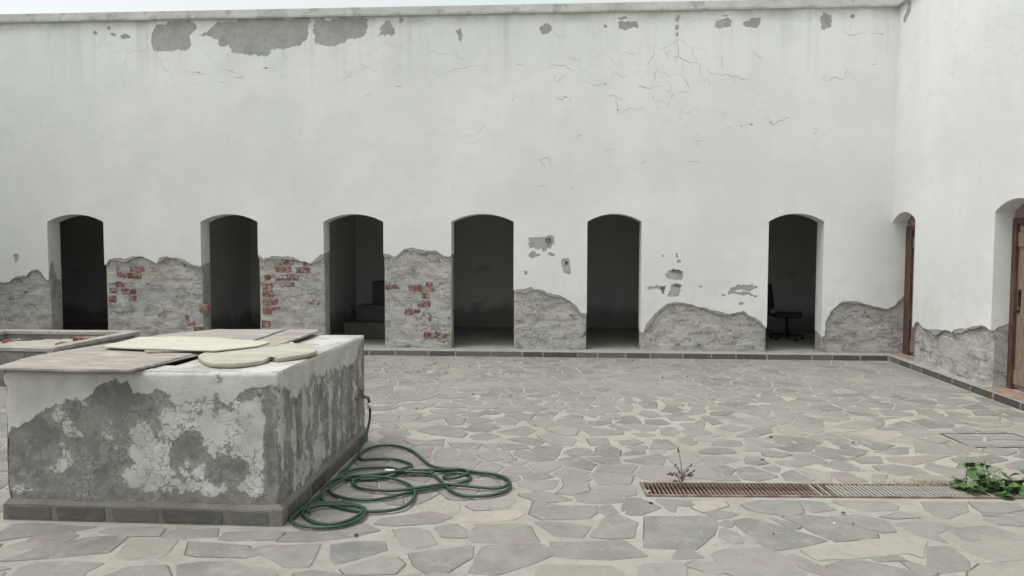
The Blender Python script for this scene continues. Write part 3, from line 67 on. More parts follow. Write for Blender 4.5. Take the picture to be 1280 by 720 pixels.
# ------------------------------------------------------------------ helpers
def tag(o, label=None, cat=None, group=None, kind=None):
    if label: o['label'] = label
    if cat: o['category'] = cat
    if group: o['group'] = group
    if kind: o['kind'] = kind
    return o
def empty(name, loc=(0,0,0), rz=0, **k):
    o = bpy.data.objects.new(name, None); col.objects.link(o); o.location = loc; o.rotation_euler = (0,0,rz); o.empty_display_size = .1
    return tag(o, **k)
def link(name, me, m=None, parent=None, **k):
    o = bpy.data.objects.new(name, me); col.objects.link(o)
    if m is not None and not me.materials: me.materials.append(m)
    if parent: o.parent = parent
    return tag(o, **k)
def mesh_py(v, f, smooth=False):
    me = bpy.data.meshes.new('m'); me.from_pydata([tuple(p) for p in v], [], f); me.update()
    if smooth: me.polygons.foreach_set('use_smooth', [True]*len(me.polygons))
    return me
def from_bm(bm, smooth=False):
    me = bpy.data.meshes.new('m'); bmesh.ops.recalc_face_normals(bm, faces=bm.faces); bm.to_mesh(me); bm.free()
    if smooth: me.polygons.foreach_set('use_smooth', [True]*len(me.polygons))
    return me
def add_box(bm, x0, x1, y0, y1, z0, z1, bev=0, jit=0):
    vs_ = [bm.verts.new((x+random.uniform(-jit,jit), y+random.uniform(-jit,jit), z+random.uniform(-jit,jit))) for z in (z0,z1) for y in (y0,y1) for x in (x0,x1)]
    fs = [bm.faces.new([vs_[i] for i in q]) for q in ((0,2,3,1),(4,5,7,6),(0,1,5,4),(2,6,7,3),(0,4,6,2),(1,3,7,5))]
    if bev: bmesh.ops.bevel(bm, geom=list({e for f in fs for e in f.edges}), offset=bev, segments=2, affect='EDGES', profile=.5)
def box_me(x0, x1, y0, y1, z0, z1, bev=0, jit=0, smooth=False):
    bm = bmesh.new(); add_box(bm, x0, x1, y0, y1, z0, z1, bev, jit); return from_bm(bm, smooth)
def tube_me(pts, rad, sides=8, close_ends=True):
    v, f = [], []
    pts = [Vector(p) for p in pts]; n = len(pts)
    rf = rad if callable(rad) else (lambda t: rad)
    up = Vector((0,0,1))
    for i, p in enumerate(pts):
        t = (pts[min(i+1,n-1)] - pts[max(i-1,0)]).normalized()
        a = t.cross(up)
        if a.length < .05: a = t.cross(Vector((1,0,0)))
        a.normalize(); b = a.cross(t)
        r = rf(i/(n-1))
        for k in range(sides):
            an = 2*math.pi*k/sides; v.append(p + a*(r*math.cos(an)) + b*(r*math.sin(an)))
    for i in range(n-1):
        for k in range(sides):
            f.append((i*sides+k, i*sides+(k+1)%sides, (i+1)*sides+(k+1)%sides, (i+1)*sides+k))
    if close_ends: f += [tuple(range(sides))[::-1], tuple(range((n-1)*sides, n*sides))]
    return mesh_py(v, f, True)
def catmull(P, n=6, closed=False):
    P = [Vector(p) for p in P]; out = []
    m = len(P)
    for i in range(m-1):
        a, b, c, d = P[max(i-1,0)], P[i], P[i+1], P[min(i+2,m-1)]
        for k in range(n):
            t = k/n; out.append(.5*((2*b) + (c-a)*t + (2*a-5*b+4*c-d)*t*t + (3*b-a-3*c+d)*t**3))
    out.append(P[-1]); return out
def ragged(P, step, amp, closed=False, seed=0, freq=9):
    out = []; m = len(P)
    for i in range(m if closed else m-1):
        a, b = Vector(P[i]), Vector(P[(i+1)%m]); L = (b-a).length; k = max(1, int(L/step))
        nrm = Vector((-(b-a).y, (b-a).x)).normalized() if L > 1e-6 else Vector((0,1))
        for j in range(k):
            p = a.lerp(b, j/k)
            w = noise.noise((p.x*freq, p.y*freq, seed*3.7)) + .55*noise.noise((p.x*freq*2.7, p.y*freq*2.7, seed*3.7+9)) + .4*noise.noise((p.x*freq*6, p.y*freq*6, seed+5))
            out.append(p + nrm*(amp*w))
    if not closed: out.append(Vector(P[-1]))
    return out
def inside(p, poly):
    r = False; n = len(poly); j = n-1
    for i in range(n):
        a, b = poly[i], poly[j]
        if (a[1] > p[1]) != (b[1] > p[1]) and p[0] < (b[0]-a[0])*(p[1]-a[1])/(b[1]-a[1]+1e-12)+a[0]: r = not r
        j = i
    return r
def sheet(outer, holes, d0, d1):
    """plate with holes standing in a wall's plane: points are (along, height), front at depth d0, back at d1"""
    vs_, es = [], []
    for lp in [outer] + holes:
        b = len(vs_); vs_ += [Vector((p[0], p[1])) for p in lp]; n = len(lp)
        es += [(b+i, b+(i+1)%n) for i in range(n)]
    V, E, F, *_ = delaunay_2d_cdt(vs_, es, [], 1, 1e-5)
    hb = [(min(p[0] for p in h),max(p[0] for p in h),min(p[1] for p in h),max(p[1] for p in h),h) for h in holes]
    bm = bmesh.new(); bv = [bm.verts.new((p.x, d0, p.y)) for p in V]
    for f in F:
        cx = sum(V[i].x for i in f)/len(f); cy = sum(V[i].y for i in f)/len(f)
        if any(a < cx < b and c_ < cy < d_ and inside((cx,cy), h) for a, b, c_, d_, h in hb): continue
        try: bm.faces.new([bv[i] for i in f])
        except ValueError: pass
    g = bmesh.ops.extrude_face_region(bm, geom=list(bm.faces), use_keep_orig=True)
    for e in g['geom']:
        if isinstance(e, bmesh.types.BMVert): e.co.y = d1
    return from_bm(bm)
def joint_dirt_shade(me, poly, i, m):
    n = len(poly); c = sum((Vector(p) for p in poly), Vector((0,0)))/n; v, f = [], []
    for k in range(n):
        a, b = poly[k], poly[(k+1)%n]; mx = (a+b)/2
        w = noise.noise((mx.x*2.1, mx.y*2.1, i*1.7))
        if w < .14: continue
        e = .003+.006*min(1, (w-.14)*3); na = (a-c).normalized(); nb_ = (b-c).normalized(); q = len(v)
        v += [(a.x-na.x*.003,a.y-na.y*.003,.0016),(b.x-nb_.x*.003,b.y-nb_.y*.003,.0016),(b.x+nb_.x*e,b.y+nb_.y*e,.0012),(a.x+na.x*e,a.y+na.y*e,.0012)]; f.append((q,q+3,q+2,q+1))
    return (v, f)
def prism(poly, z0, z1, bev=.006, wob=0.0):
    """slab from a polygon with a softened upper edge"""
    n = len(poly); c = sum((Vector(p) for p in poly), Vector((0,0)))/n
    v, f = [], []
    for (ins, z) in ((0, z0), (0, z1-bev*.7), (bev, z1)):
        for p in poly:
            q = Vector(p); d = (c-q); q2 = q + d.normalized()*ins if d.length > ins*2 else q
            v.append((q2.x, q2.y, z + (random.uniform(-wob,wob) if z > z0 else 0)))
    for r in (0,1):
        for i in range(n): f.append((r*n+i, r*n+(i+1)%n, (r+1)*n+(i+1)%n, (r+1)*n+i))
    f.append(tuple(range(2*n, 3*n)))
    return mesh_py(v, f)
def fbm(x, y, z, o=4, s=1.0):
    a, t = 1.0, 0.0
    for i in range(o):
        t += a*noise.noise((x*s, y*s, z*s)); a *= .5; s *= 2.03
    return t

# ------------------------------------------------------------------ materials
class G:
    def __init__(s, name, rough=.85, spec=.25):
        s.m = bpy.data.materials.new(name); s.m.use_nodes = True; s.t = s.m.node_tree
        s.b = s.t.nodes['Principled BSDF']; s.b.inputs['Roughness'].default_value = rough; s.b.inputs['Specular IOR Level'].default_value = spec
        s.tc = s.t.nodes.new('ShaderNodeTexCoord'); s._obj = s.tc.outputs['Object']
    def put(s, sock, v):
        if hasattr(v, 'is_linked') or hasattr(v, 'links'): s.t.links.new(v, sock)
        else:
            try: sock.default_value = v
            except Exception: sock.default_value = (*v, 1)
    def n(s, typ, **k):
        nd = s.t.nodes.new('ShaderNode'+typ)
        for a, v in k.items():
            if hasattr(nd, a): setattr(nd, a, v)
            else: s.put(nd.inputs[a], v)
        return nd
    def coords(s, sc=(1,1,1), loc=(0,0,0), world=False):
        mp = s.n('Mapping')
        src = s.n('NewGeometry').outputs['Position'] if world else s._obj
        s.t.links.new(src, mp.inputs['Vector']); mp.inputs['Scale'].default_value = sc; mp.inputs['Location'].default_value = loc
        return mp.outputs[0]
    def noise(s, scale, vec=None, detail=5, rough=.6, dist=0):
        nd = s.n('TexNoise'); nd.inputs['Scale'].default_value = scale; nd.inputs['Detail'].default_value = detail
        nd.inputs['Roughness'].default_value = rough; nd.inputs['Distortion'].default_value = dist
        s.t.links.new(vec if vec is not None else s._obj, nd.inputs['Vector']); return nd.outputs['Fac']
    def ramp(s, fac, lo, hi, a=0., b=1.):
        nd = s.n('MapRange'); nd.interpolation_type = 'SMOOTHSTEP'
        s.put(nd.inputs[0], fac); nd.inputs[1].default_value = lo; nd.inputs[2].default_value = hi; nd.inputs[3].default_value = a; nd.inputs[4].default_value = b
        return nd.outputs[0]
    def math(s, op, a, b=0.):
        nd = s.n('Math', operation=op); s.put(nd.inputs[0], a); s.put(nd.inputs[1], b); return nd.outputs[0]
    def mix(s, fac, a, b, blend='MIX'):
        nd = s.n('Mix', data_type='RGBA', blend_type=blend); s.put(nd.inputs[0], fac)
        for sk, v in ((nd.inputs[6], a), (nd.inputs[7], b)): s.put(sk, (*v, 1) if isinstance(v, tuple) and len(v) == 3 else v)
        return nd.outputs[2]
    def xyz(s, vec=None):
        nd = s.n('SeparateXYZ'); s.t.links.new(vec if vec is not None else s._obj, nd.inputs[0]); return nd.outputs
    def attr(s, name):
        return s.n('Attribute', attribute_name=name).outputs['Fac']
    def color(s, c): s.put(s.b.inputs['Base Color'], (*c, 1) if isinstance(c, tuple) and len(c) == 3 else c)
    def bump(s, h, strength=.4, dist=.01):
        nd = s.n('Bump'); nd.inputs['Strength'].default_value = strength; nd.inputs['Distance'].default_value = dist
        s.put(nd.inputs['Height'], h); s.t.links.new(nd.outputs[0], s.b.inputs['Normal'])

M = {}
def wall_paint(name, top):
    g = G(name, .8, .2)
    x, y, z = g.xyz()
    big = g.noise(.55, detail=4); mid = g.noise(2.3, detail=6); fine = g.noise(38, detail=4)
    c = g.mix(g.ramp(big, .35, .68), (.70,.712,.69), (.785,.795,.77))
    c = g.mix(g.ramp(mid, .50, .75, 0, .3), c, (.63,.64,.615))
    c = g.mix(g.ramp(fine, .45, .75, 0, .12), c, (.5,.5,.48))
    # rain streaks that start at the coping
    st = g.noise(1.0, g.coords((3.4, .2, .16)), detail=6, rough=.7)
    fall = g.ramp(z, top-1.5, top, 0, 1)
    st2 = g.noise(1.0, g.coords((13, .2, .35)), detail=3)
    amt = g.math('MULTIPLY', g.math('MULTIPLY', g.ramp(st, .47, .72), fall), g.ramp(st2, .3, .7, .35, 1))
    c = g.mix(g.math('MULTIPLY', amt, .45), c, (.36,.36,.33))
    # mottled darker band close under the coping
    gr = g.math('MULTIPLY', g.ramp(z, top-.22, top, 0, 1), g.ramp(g.noise(1.7, detail=5), .35, .65))
    c = g.mix(g.math('MULTIPLY', gr, .5), c, (.27,.27,.25))
    # splash dirt above the ground
    low = g.math('MULTIPLY', g.ramp(z, 1.7, .4, 0, 1), g.ramp(g.noise(3.1, detail=7), .42, .7))
    c = g.mix(g.math('MULTIPLY', low, .4), c, (.47,.46,.43))
    # faint hairline crazing
    wv = g.n('VectorMath', operation='ADD'); nz = g.n('TexNoise'); nz.inputs['Scale'].default_value = 5; g.t.links.new(g._obj, nz.inputs['Vector'])
    sc = g.n('VectorMath', operation='SCALE'); g.t.links.new(nz.outputs['Color'], sc.inputs[0]); sc.inputs['Scale'].default_value = .22
    g.t.links.new(g.coords((1.3, 1, 2.6)), wv.inputs[0]); g.t.links.new(sc.outputs[0], wv.inputs[1])
    vo = g.n('TexVoronoi', feature='DISTANCE_TO_EDGE'); vo.inputs['Scale'].default_value = 1.7; g.t.links.new(wv.outputs[0], vo.inputs['Vector'])
    cr = g.math('MULTIPLY', g.ramp(vo.outputs['Distance'], .0, .012, 1, 0), g.math('MULTIPLY', g.ramp(g.noise(.9, g.coords((1,1,1),(3,1,8)), detail=4), .5, .62), g.ramp(z, 2.6, 3.6)))
    c = g.mix(g.math('MULTIPLY', cr, .45), c, (.34,.34,.32))
    g.color(c)
    h = g.math('ADD', g.math('MULTIPLY', g.noise(3.5, detail=6), .8), g.math('MULTIPLY', fine, .12))
    h = g.math('SUBTRACT', h, g.math('MULTIPLY', cr, .15))
    g.bump(h, .45, .02); return g.m
M['paint'] = wall_paint('white_wall_paint', 5.31)
def cement(name, a, b, dark, scale=3., bstr=.5):
    g = G(name, .92, .15)
    c = g.mix(g.ramp(g.noise(scale, detail=7, rough=.65), .3, .7), a, b)
    c = g.mix(g.ramp(g.noise(scale*4.3, detail=6), .5, .78, 0, .8), c, dark)
    g.color(c); g.bump(g.math('ADD', g.noise(scale*7, detail=7, rough=.7), g.noise(scale*25, detail=3)), bstr, .012); return g.m
M['skim'] = cement('grey_plaster', (.33,.325,.31), (.43,.425,.405), (.26,.25,.235), 2.6, .45)
M['reveal_skim'] = M['skim']
g = G('rubble_masonry', .95, .1)
n1 = g.noise(1.7, detail=6, rough=.6); n2 = g.noise(4.5, g.coords((1,1,1.7)), detail=8, rough=.66)
c = g.mix(g.ramp(n1, .38, .62), (.45,.445,.43), (.53,.51,.47))
c = g.mix(g.ramp(n2, .45, .66, 0, .85), c, (.31,.295,.262))
c = g.mix(g.ramp(g.noise(8, g.coords((1,1,1.4),(4,4,4)), detail=8, rough=.7), .54, .68, 0, .55), c, (.63,.615,.575))
c = g.mix(g.ramp(g.noise(1.3, g.coords((1,1,1),(9,2,1)), detail=5), .54, .72, 0, .55), c, (.44,.375,.305))
pit = g.ramp(g.noise(15, g.coords((1,1,1.5),(2,5,3)), detail=5, rough=.62), .64, .70)
c = g.mix(g.math('MULTIPLY', pit, .7), c, (.15,.14,.12))
vo = g.n('TexVoronoi', feature='DISTANCE_TO_EDGE'); vo.inputs['Scale'].default_value = 5.5
wv = g.n('VectorMath', operation='ADD'); nz = g.n('TexNoise'); nz.inputs['Scale'].default_value = 6; nz.inputs['Detail'].default_value = 6; g.t.links.new(g._obj, nz.inputs['Vector'])
sc = g.n('VectorMath', operation='SCALE'); g.t.links.new(nz.outputs['Color'], sc.inputs[0]); sc.inputs['Scale'].default_value = .5
g.t.links.new(g.coords((1,1,1.9)), wv.inputs[0]); g.t.links.new(sc.outputs[0], wv.inputs[1]); g.t.links.new(wv.outputs[0], vo.inputs['Vector'])
crk = g.math('MULTIPLY', g.ramp(vo.outputs['Distance'], 0, .022, 1, 0), g.ramp(g.noise(3.4, g.coords((1,1,1),(1,7,1)), detail=4), .48, .58))
c = g.mix(g.math('MULTIPLY', crk, .5), c, (.17,.16,.14))
g.color(c)
h = g.math('ADD', g.noise(18, detail=9, rough=.75), g.math('MULTIPLY', g.noise(55, detail=4), .4))
h = g.math('SUBTRACT', h, g.math('ADD', g.math('MULTIPLY', crk, .9), g.math('MULTIPLY', pit, .8)))
g.bump(h, .9, .028); M['rubble'] = g.m
g = G('old_red_brick', .9, .15)
oi = g.n('ObjectInfo')
c = g.mix(oi.outputs['Random'], (.16,.07,.057), (.225,.115,.096))
c = g.mix(g.ramp(g.noise(13, detail=5), .43, .62, 0, .8), c, (.36,.325,.29))
c = g.mix(g.ramp(g.noise(9, detail=4), .55, .75, 0, .6), c, (.15,.07,.055))
g.color(c); g.bump(g.noise(45, detail=6), .7, .012); M['brick'] = g.m
M['coping'] = cement('weathered_coping', (.46,.45,.42), (.60,.59,.56), (.25,.245,.225), 1.7, .5)
# paving stones: each stone's own colour is stored on its faces
g = G('slate_flagstone', .72, .3)
tn = g.n('Attribute', attribute_name='tint'); pos = g.coords(world=True)
c = g.mix(g.ramp(g.noise(3.2, pos, detail=6, rough=.65), .3, .72, 0, .5), tn.outputs['Color'], (.275,.26,.235))
c = g.mix(g.ramp(g.noise(11, pos, detail=7, rough=.7), .48, .72, 0, .5), c, (.145,.145,.14))
c = g.mix(g.ramp(g.noise(17, g.coords((1,1,1),(5,2,0),True), detail=6, rough=.75), .57, .70, 0, .65), c, (.40,.38,.345))
c = g.mix(g.ramp(g.noise(.8, g.coords((1,1,1),(2,9,0),True), detail=9, rough=.72), .44, .66, 0, .62), c, (.295,.275,.25))
c = g.mix(g.ramp(g.noise(5, g.coords((1,1,1),(7,3,0),True), detail=8, rough=.75), .5, .68, 0, .55), c, (.325,.30,.268))
g.color(c)
g.bump(g.math('ADD', g.noise(9, pos, detail=8, rough=.65), g.math('MULTIPLY', g.noise(70, pos, detail=3), .25)), .55, .012); M['stone'] = g.m
g = G('sandy_mortar', .95, .1)
pos = g.coords(world=True)
c = g.mix(g.ramp(g.noise(1.3, pos, detail=6), .3, .7), (.335,.312,.275), (.41,.39,.35))
c = g.mix(g.ramp(g.noise(13, pos, detail=7, rough=.7), .52, .75, 0, .6), c, (.20,.18,.152))
c = g.mix(g.ramp(g.noise(6, g.coords((1,1,1),(8,1,0),True), detail=6), .58, .72, 0, .5), c, (.44,.42,.38))
c = g.mix(g.ramp(g.noise(.8, g.coords((1,1,1),(2,9,0),True), detail=9, rough=.72), .44, .66, 0, .7), c, (.285,.268,.243))
c = g.mix(g.ramp(g.noise(5, g.coords((1,1,1),(7,3,0),True), detail=8, rough=.75), .5, .68, 0, .45), c, (.25,.235,.21))
g.color(c); g.bump(g.math('ADD', g.noise(30, pos, detail=7, rough=.75), g.noise(7, pos, detail=4)), .8, .015); M['mortar'] = g.m
M['grime_shade'] = cement('joint_grime_shade', (.12,.108,.09), (.185,.168,.14), (.085,.076,.062), 9, .5)  # dark colour for joint dirt and the painted shade of open joints
M['ledge'] = cement('pale_cement_ledge', (.29,.28,.255), (.37,.36,.33), (.2,.19,.17), 4, .4)
M['kerbjoint'] = cement('kerb_mortar', (.30,.29,.265), (.38,.37,.34), (.22,.21,.19), 6, .5)
g = G('dark_slate', .7, .3)
oi = g.n('ObjectInfo')
c = g.mix(oi.outputs['Random'], (.075,.077,.073), (.15,.148,.138))
c = g.mix(g.ramp(g.noise(8, detail=7, rough=.7), .5, .75, 0, .5), c, (.22,.21,.19))
g.color(c); g.bump(g.noise(18, detail=8, rough=.7), .6, .012); M['slate'] = g.m
# interior of the rooms
g = G('room_plaster', .9, .1)
x, y, z = g.xyz()
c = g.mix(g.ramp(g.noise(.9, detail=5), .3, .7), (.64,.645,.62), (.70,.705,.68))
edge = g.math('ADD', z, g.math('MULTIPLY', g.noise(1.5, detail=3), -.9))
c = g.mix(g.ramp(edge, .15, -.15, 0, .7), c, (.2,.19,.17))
c = g.mix(g.ramp(g.noise(1.6, g.coords((1,1,2.2),(2,0,5)), detail=5), .62, .70, 0, .35), c, (.3,.295,.28))
g.color(c); g.bump(g.noise(9, detail=6), .4, .015); M['room'] = g.m
M['roomfloor'] = cement('room_floor', (.27,.26,.235), (.34,.325,.295), (.2,.19,.17), 2.5, .4)
# peeling paint on the cistern (mask is the coat that is left)
g = G('peeling_tank_plaster', .88, .2)
p = g.attr('paint'); x, y, z = g.xyz()
fn = g.noise(16, detail=10, rough=.78); md = g.noise(9, detail=6)
pm = g.math('ADD', p, g.math('ADD', g.math('MULTIPLY', g.math('SUBTRACT', fn, .5), 1.75), g.math('MULTIPLY', g.math('SUBTRACT', md, .5), .8)))
wv = g.n('VectorMath', operation='ADD'); nz = g.n('TexNoise'); nz.inputs['Scale'].default_value = 9; nz.inputs['Detail'].default_value = 5; g.t.links.new(g._obj, nz.inputs['Vector'])
sc = g.n('VectorMath', operation='SCALE'); g.t.links.new(nz.outputs['Color'], sc.inputs[0]); sc.inputs['Scale'].default_value = .26
g.t.links.new(g._obj, wv.inputs[0]); g.t.links.new(sc.outputs[0], wv.inputs[1])
vo = g.n('TexVoronoi', feature='DISTANCE_TO_EDGE'); vo.inputs['Scale'].default_value = 13; g.t.links.new(wv.outputs[0], vo.inputs['Vector'])
wide = g.noise(5, g.coords((1,1,1),(6,6,6)), detail=4)
crk = g.math('MULTIPLY', g.math('MULTIPLY', g.ramp(vo.outputs['Distance'], 0, .05, 1, 0), g.attr('craze')), g.ramp(wide, .38, .56))
crk = g.math('MULTIPLY', crk, g.ramp(pm, .12, .4))
pm = g.math('SUBTRACT', pm, g.math('MULTIPLY', crk, .28))
mask = g.ramp(pm, .40, .60)
cem = g.mix(g.ramp(g.noise(3.5, detail=7, rough=.65), .3, .7), (.135,.128,.115), (.205,.197,.178))
cem = g.mix(g.ramp(g.noise(15, detail=6), .52, .76, 0, .6), cem, (.10,.095,.086))
cem = g.mix(g.ramp(g.noise(4.2, g.coords((1,1,1),(3,3,3)), detail=8, rough=.72), .5, .66, 0, .6), cem, (.31,.30,.275))
cem = g.mix(g.ramp(pm, .10, .44, 0, .6), cem, (.32,.31,.285))
wht = g.mix(g.ramp(g.noise(5, detail=6), .35, .7), (.43,.42,.385), (.56,.56,.53))
wht = g.mix(g.ramp(g.noise(20, detail=7, rough=.7), .5, .75, 0, .5), wht, (.40,.385,.35))
g.color(g.mix(mask, cem, wht))
g.bump(g.math('ADD', g.math('ADD', g.math('MULTIPLY', mask, .55), g.math('MULTIPLY', g.noise(40, detail=6, rough=.7), .6)), g.math('MULTIPLY', crk, -.5)), .75, .012)
M['tank'] = g.m
g = G('stained_tank_top', .85, .2)
c = g.mix(g.ramp(g.noise(3, detail=7), .35, .65), (.36,.35,.315), (.52,.515,.48))
c = g.mix(g.ramp(g.noise(9, detail=6, rough=.7), .55, .68, 0, .8), c, (.18,.165,.135))
g.color(c); g.bump(g.noise(25, detail=7), .6, .012); M['tanktop'] = g.m
M['tankplinth'] = cement('plinth_mortar', (.16,.15,.13), (.225,.215,.19), (.115,.108,.095), 5, .6)
def wood(name, a, b, pale, sx=1., sy=14., rough=.85):
    g = G(name, rough, .2)
    st = g.noise(3, g.coords((sx, sy, 3)), detail=7, rough=.65)
    c = g.mix(g.ramp(st, .4, .6), a, b)
    c = g.mix(g.ramp(g.noise(2, g.coords((sx*1.6, sy*.5, 1),(3,1,0)), detail=7, rough=.7), .5, .66, 0, .8), c, pale)
    c = g.mix(g.ramp(g.noise(9, g.coords((sx, sy*.8, 1),(1,7,0)), detail=5), .62, .75, 0, .7), c, tuple(k*.4 for k in a))
    g.color(c); g.bump(st, .6, .008); return g.m
M['ply'] = wood('weathered_plywood', (.265,.235,.212), (.36,.325,.292), (.48,.46,.42))
M['plyedge'] = wood('grey_veneer', (.22,.21,.19), (.33,.31,.28), (.42,.40,.36))
g = G('cream_board', .7, .3)
c = g.mix(g.ramp(g.noise(3, detail=6), .35, .7), (.475,.465,.385), (.52,.51,.44)); c = g.mix(g.ramp(g.noise(12, detail=6), .6, .75, 0, .4), c, (.40,.37,.29)); g.color(c); g.bump(g.noise(14, detail=4), .2, .01); M['cream'] = g.m
g = G('yellowed_foam', .9, .15)
c = g.mix(g.ramp(g.noise(4, detail=6), .35, .7), (.38,.355,.295), (.47,.45,.39)); c = g.mix(g.ramp(g.noise(9, detail=7), .56, .74, 0, .6), c, (.42,.35,.25)); g.color(c); g.bump(g.noise(30, detail=5), .4, .01); M['foam'] = g.m
g = G('green_hose', .42, .5)
c = g.mix(g.ramp(g.noise(6, detail=5), .4, .7), (.015,.05,.026), (.028,.076,.04)); c = g.mix(g.ramp(g.noise(23, detail=5), .55, .75, 0, .45), c, (.09,.095,.075)); g.color(c); M['hose'] = g.m
def plain(name, c, rough=.6, metal=0., var=.25, scale=20):
    g = G(name, rough, .4); g.b.inputs['Metallic'].default_value = metal
    g.color(g.mix(g.ramp(g.noise(scale, detail=5), .35, .7), tuple(k*(1-var) for k in c), tuple(min(1,k*(1+var)) for k in c))); g.bump(g.noise(scale*2, detail=4), .2, .004); return g.m
M['brass'] = plain('dull_brass', (.15,.135,.11), .6, .4)
M['whiteplastic'] = plain('white_plastic', (.75,.75,.72), .4, 0, .06)
M['rust'] = plain('rusty_steel', (.175,.118,.098), .9, 0, .5, 9)
M['greysteel'] = plain('weathered_grey_steel', (.36,.335,.30), .8, .05, .2, 18)
M['rustframe'] = plain('rusty_grate_frame', (.21,.165,.14), .9, 0, .4, 9)
M['pit'] = plain('dark_recess', (.03,.027,.024), .8, 0, .3, 9)  # near-black tone for the channel, cover gap and cistern pit
M['doorframe'] = wood('brown_frame_wood', (.085,.046,.036), (.125,.07,.056), (.17,.11,.09), 9, 1.2, .6)
M['doorleaf'] = wood('tan_door_wood', (.215,.16,.125), (.285,.215,.17), (.34,.27,.22), 14, .5, .6)
M['lintel'] = wood('faded_lintel_wood', (.20,.14,.115), (.27,.20,.165), (.36,.29,.25), 1, 8, .7)
M['darkmetal'] = plain('dark_metal', (.06,.055,.05), .45, .8)
M['tile'] = plain('terracotta_tile', (.30,.205,.165), .8, 0, .22, 11)
M['chairblack'] = plain('black_upholstery', (.02,.02,.02), .7, 0, .2, 30)
M['blockstone'] = cement('dark_block', (.10,.097,.088), (.15,.147,.135), (.07,.066,.06), 3, .7)  # dark stone tone for the indoor steps
M['basin'] = cement('basin_cement', (.19,.18,.16), (.27,.26,.235), (.14,.13,.115), 4, .6)
M['basinrim'] = cement('basin_rim', (.36,.345,.31), (.46,.445,.405), (.22,.2,.175), 5, .6)
M['sand'] = cement('dry_sand', (.42,.39,.34), (.52,.49,.43), (.33,.3,.25), 7, .6)
def leafm(name, a, b):
    g = G(name, .5, .35); oi = g.n('ObjectInfo')
    c = g.mix(oi.outputs['Random'], a, b); g.color(g.mix(g.ramp(g.noise(40, detail=4), .4, .75, 0, .5), c, tuple(k*.6 for k in a)))
    tr = g.b.inputs.get('Transmission Weight'); g.b.inputs['Subsurface Weight'].default_value = 0
    return g.m
M['leaf'] = leafm('weed_leaf', (.05,.105,.032), (.11,.185,.06))
M['stem'] = plain('weed_stem', (.11,.14,.06), .7)
M['drystem'] = plain('dry_stem', (.17,.125,.095), .9)
M['straw'] = plain('dry_straw', (.36,.27,.16), .9)
M['litter'] = plain('dead_leaf_bits', (.075,.055,.042), .9, 0, .5, 3)
M['chip'] = plain('white_chips', (.75,.74,.70), .8, 0, .1)

# ------------------------------------------------------------------ ground: one mortar bed that runs on to the horizon, cut for the drain
DR = empty('drain_grate', (0.62, 4.935, 0), R(2.75), label='long rusty steel drain grate set flush in the stone paving', cat='drain grate')
DL, DW = 3.15, .125                      # length, half width
dm = DR.matrix_basis.copy()
dm = Matrix.Translation((0.62,4.935,0)) @ Matrix.Rotation(R(2.75),4,'Z')
dc = [dm @ Vector(p) for p in ((0,-DW,0),(DL,-DW,0),(DL,DW,0),(0,DW,0))]
B = 400
gv = [(-B,-B,0),(B,-B,0),(B,B,0),(-B,B,0)] + [tuple(p) for p in dc]
gf = [(0,1,5,4),(1,2,6,5),(2,3,7,6),(3,0,4,7)]
ground = link('ground', mesh_py(gv, gf), M['mortar'], kind='structure')

# crazy paving -------------------------------------------------------
TINT = {'b':[(0.185,0.191,0.185),(0.204,0.206,0.197),(0.176,0.182,0.178)], 'g':[(0.204,0.200,0.185),(0.222,0.215,0.198),(0.189,0.185,0.174)], 'p':[(0.201,0.186,0.175),(0.218,0.201,0.187),(0.191,0.178,0.168)],
        'l':[(0.266,0.255,0.233),(0.252,0.244,0.226)], 'w':[(0.348,0.322,0.285),(0.326,0.311,0.277)], '':[(0.207,0.204,0.192),(0.185,0.185,0.178),(0.211,0.192,0.178)]}
TINT[''] = TINT['b'] + TINT['g'] + TINT['g'] + TINT['p'] + TINT['l'][:1]
def area(poly): return .5*abs(sum(poly[i][0]*poly[(i+1)%len(poly)][1]-poly[(i+1)%len(poly)][0]*poly[i][1] for i in range(len(poly))))
def clip(poly, q, n):                     # keep the side where (p-q).n <= 0
    out = []; m = len(poly)
    for i in range(m):
        a, b = poly[i], poly[(i+1)%m]
        da = (a[0]-q[0])*n[0]+(a[1]-q[1])*n[1]; db = (b[0]-q[0])*n[0]+(b[1]-q[1])*n[1]
        if da <= 0: out.append(a)
        if (da < 0 < db) or (db < 0 < da):
            t = da/(da-db); out.append((a[0]+(b[0]-a[0])*t, a[1]+(b[1]-a[1])*t))
    return out
def kerb_x(y): return 4.99 - (11.073-y)*.0475
dpoly = [(p.x, p.y) for p in dc]
BLOCK = [[(-3.46,4.06),(-1.6,4.06),(-1.55,6.12),(-3.46,6.12)], [(-8.2,8.15),(-5.95,8.15),(-5.95,10.1),(-8.2,10.1)],
         [tuple((dm @ Vector(p))[:2]) for p in ((-.05,-DW-.05,0),(DL+.05,-DW-.05,0),(DL+.05,DW+.05,0),(-.05,DW+.05,0))]]
MH = [(3.50,6.655),(3.525,6.20),(4.20,6.27),(4.17,6.70)]
stones = []
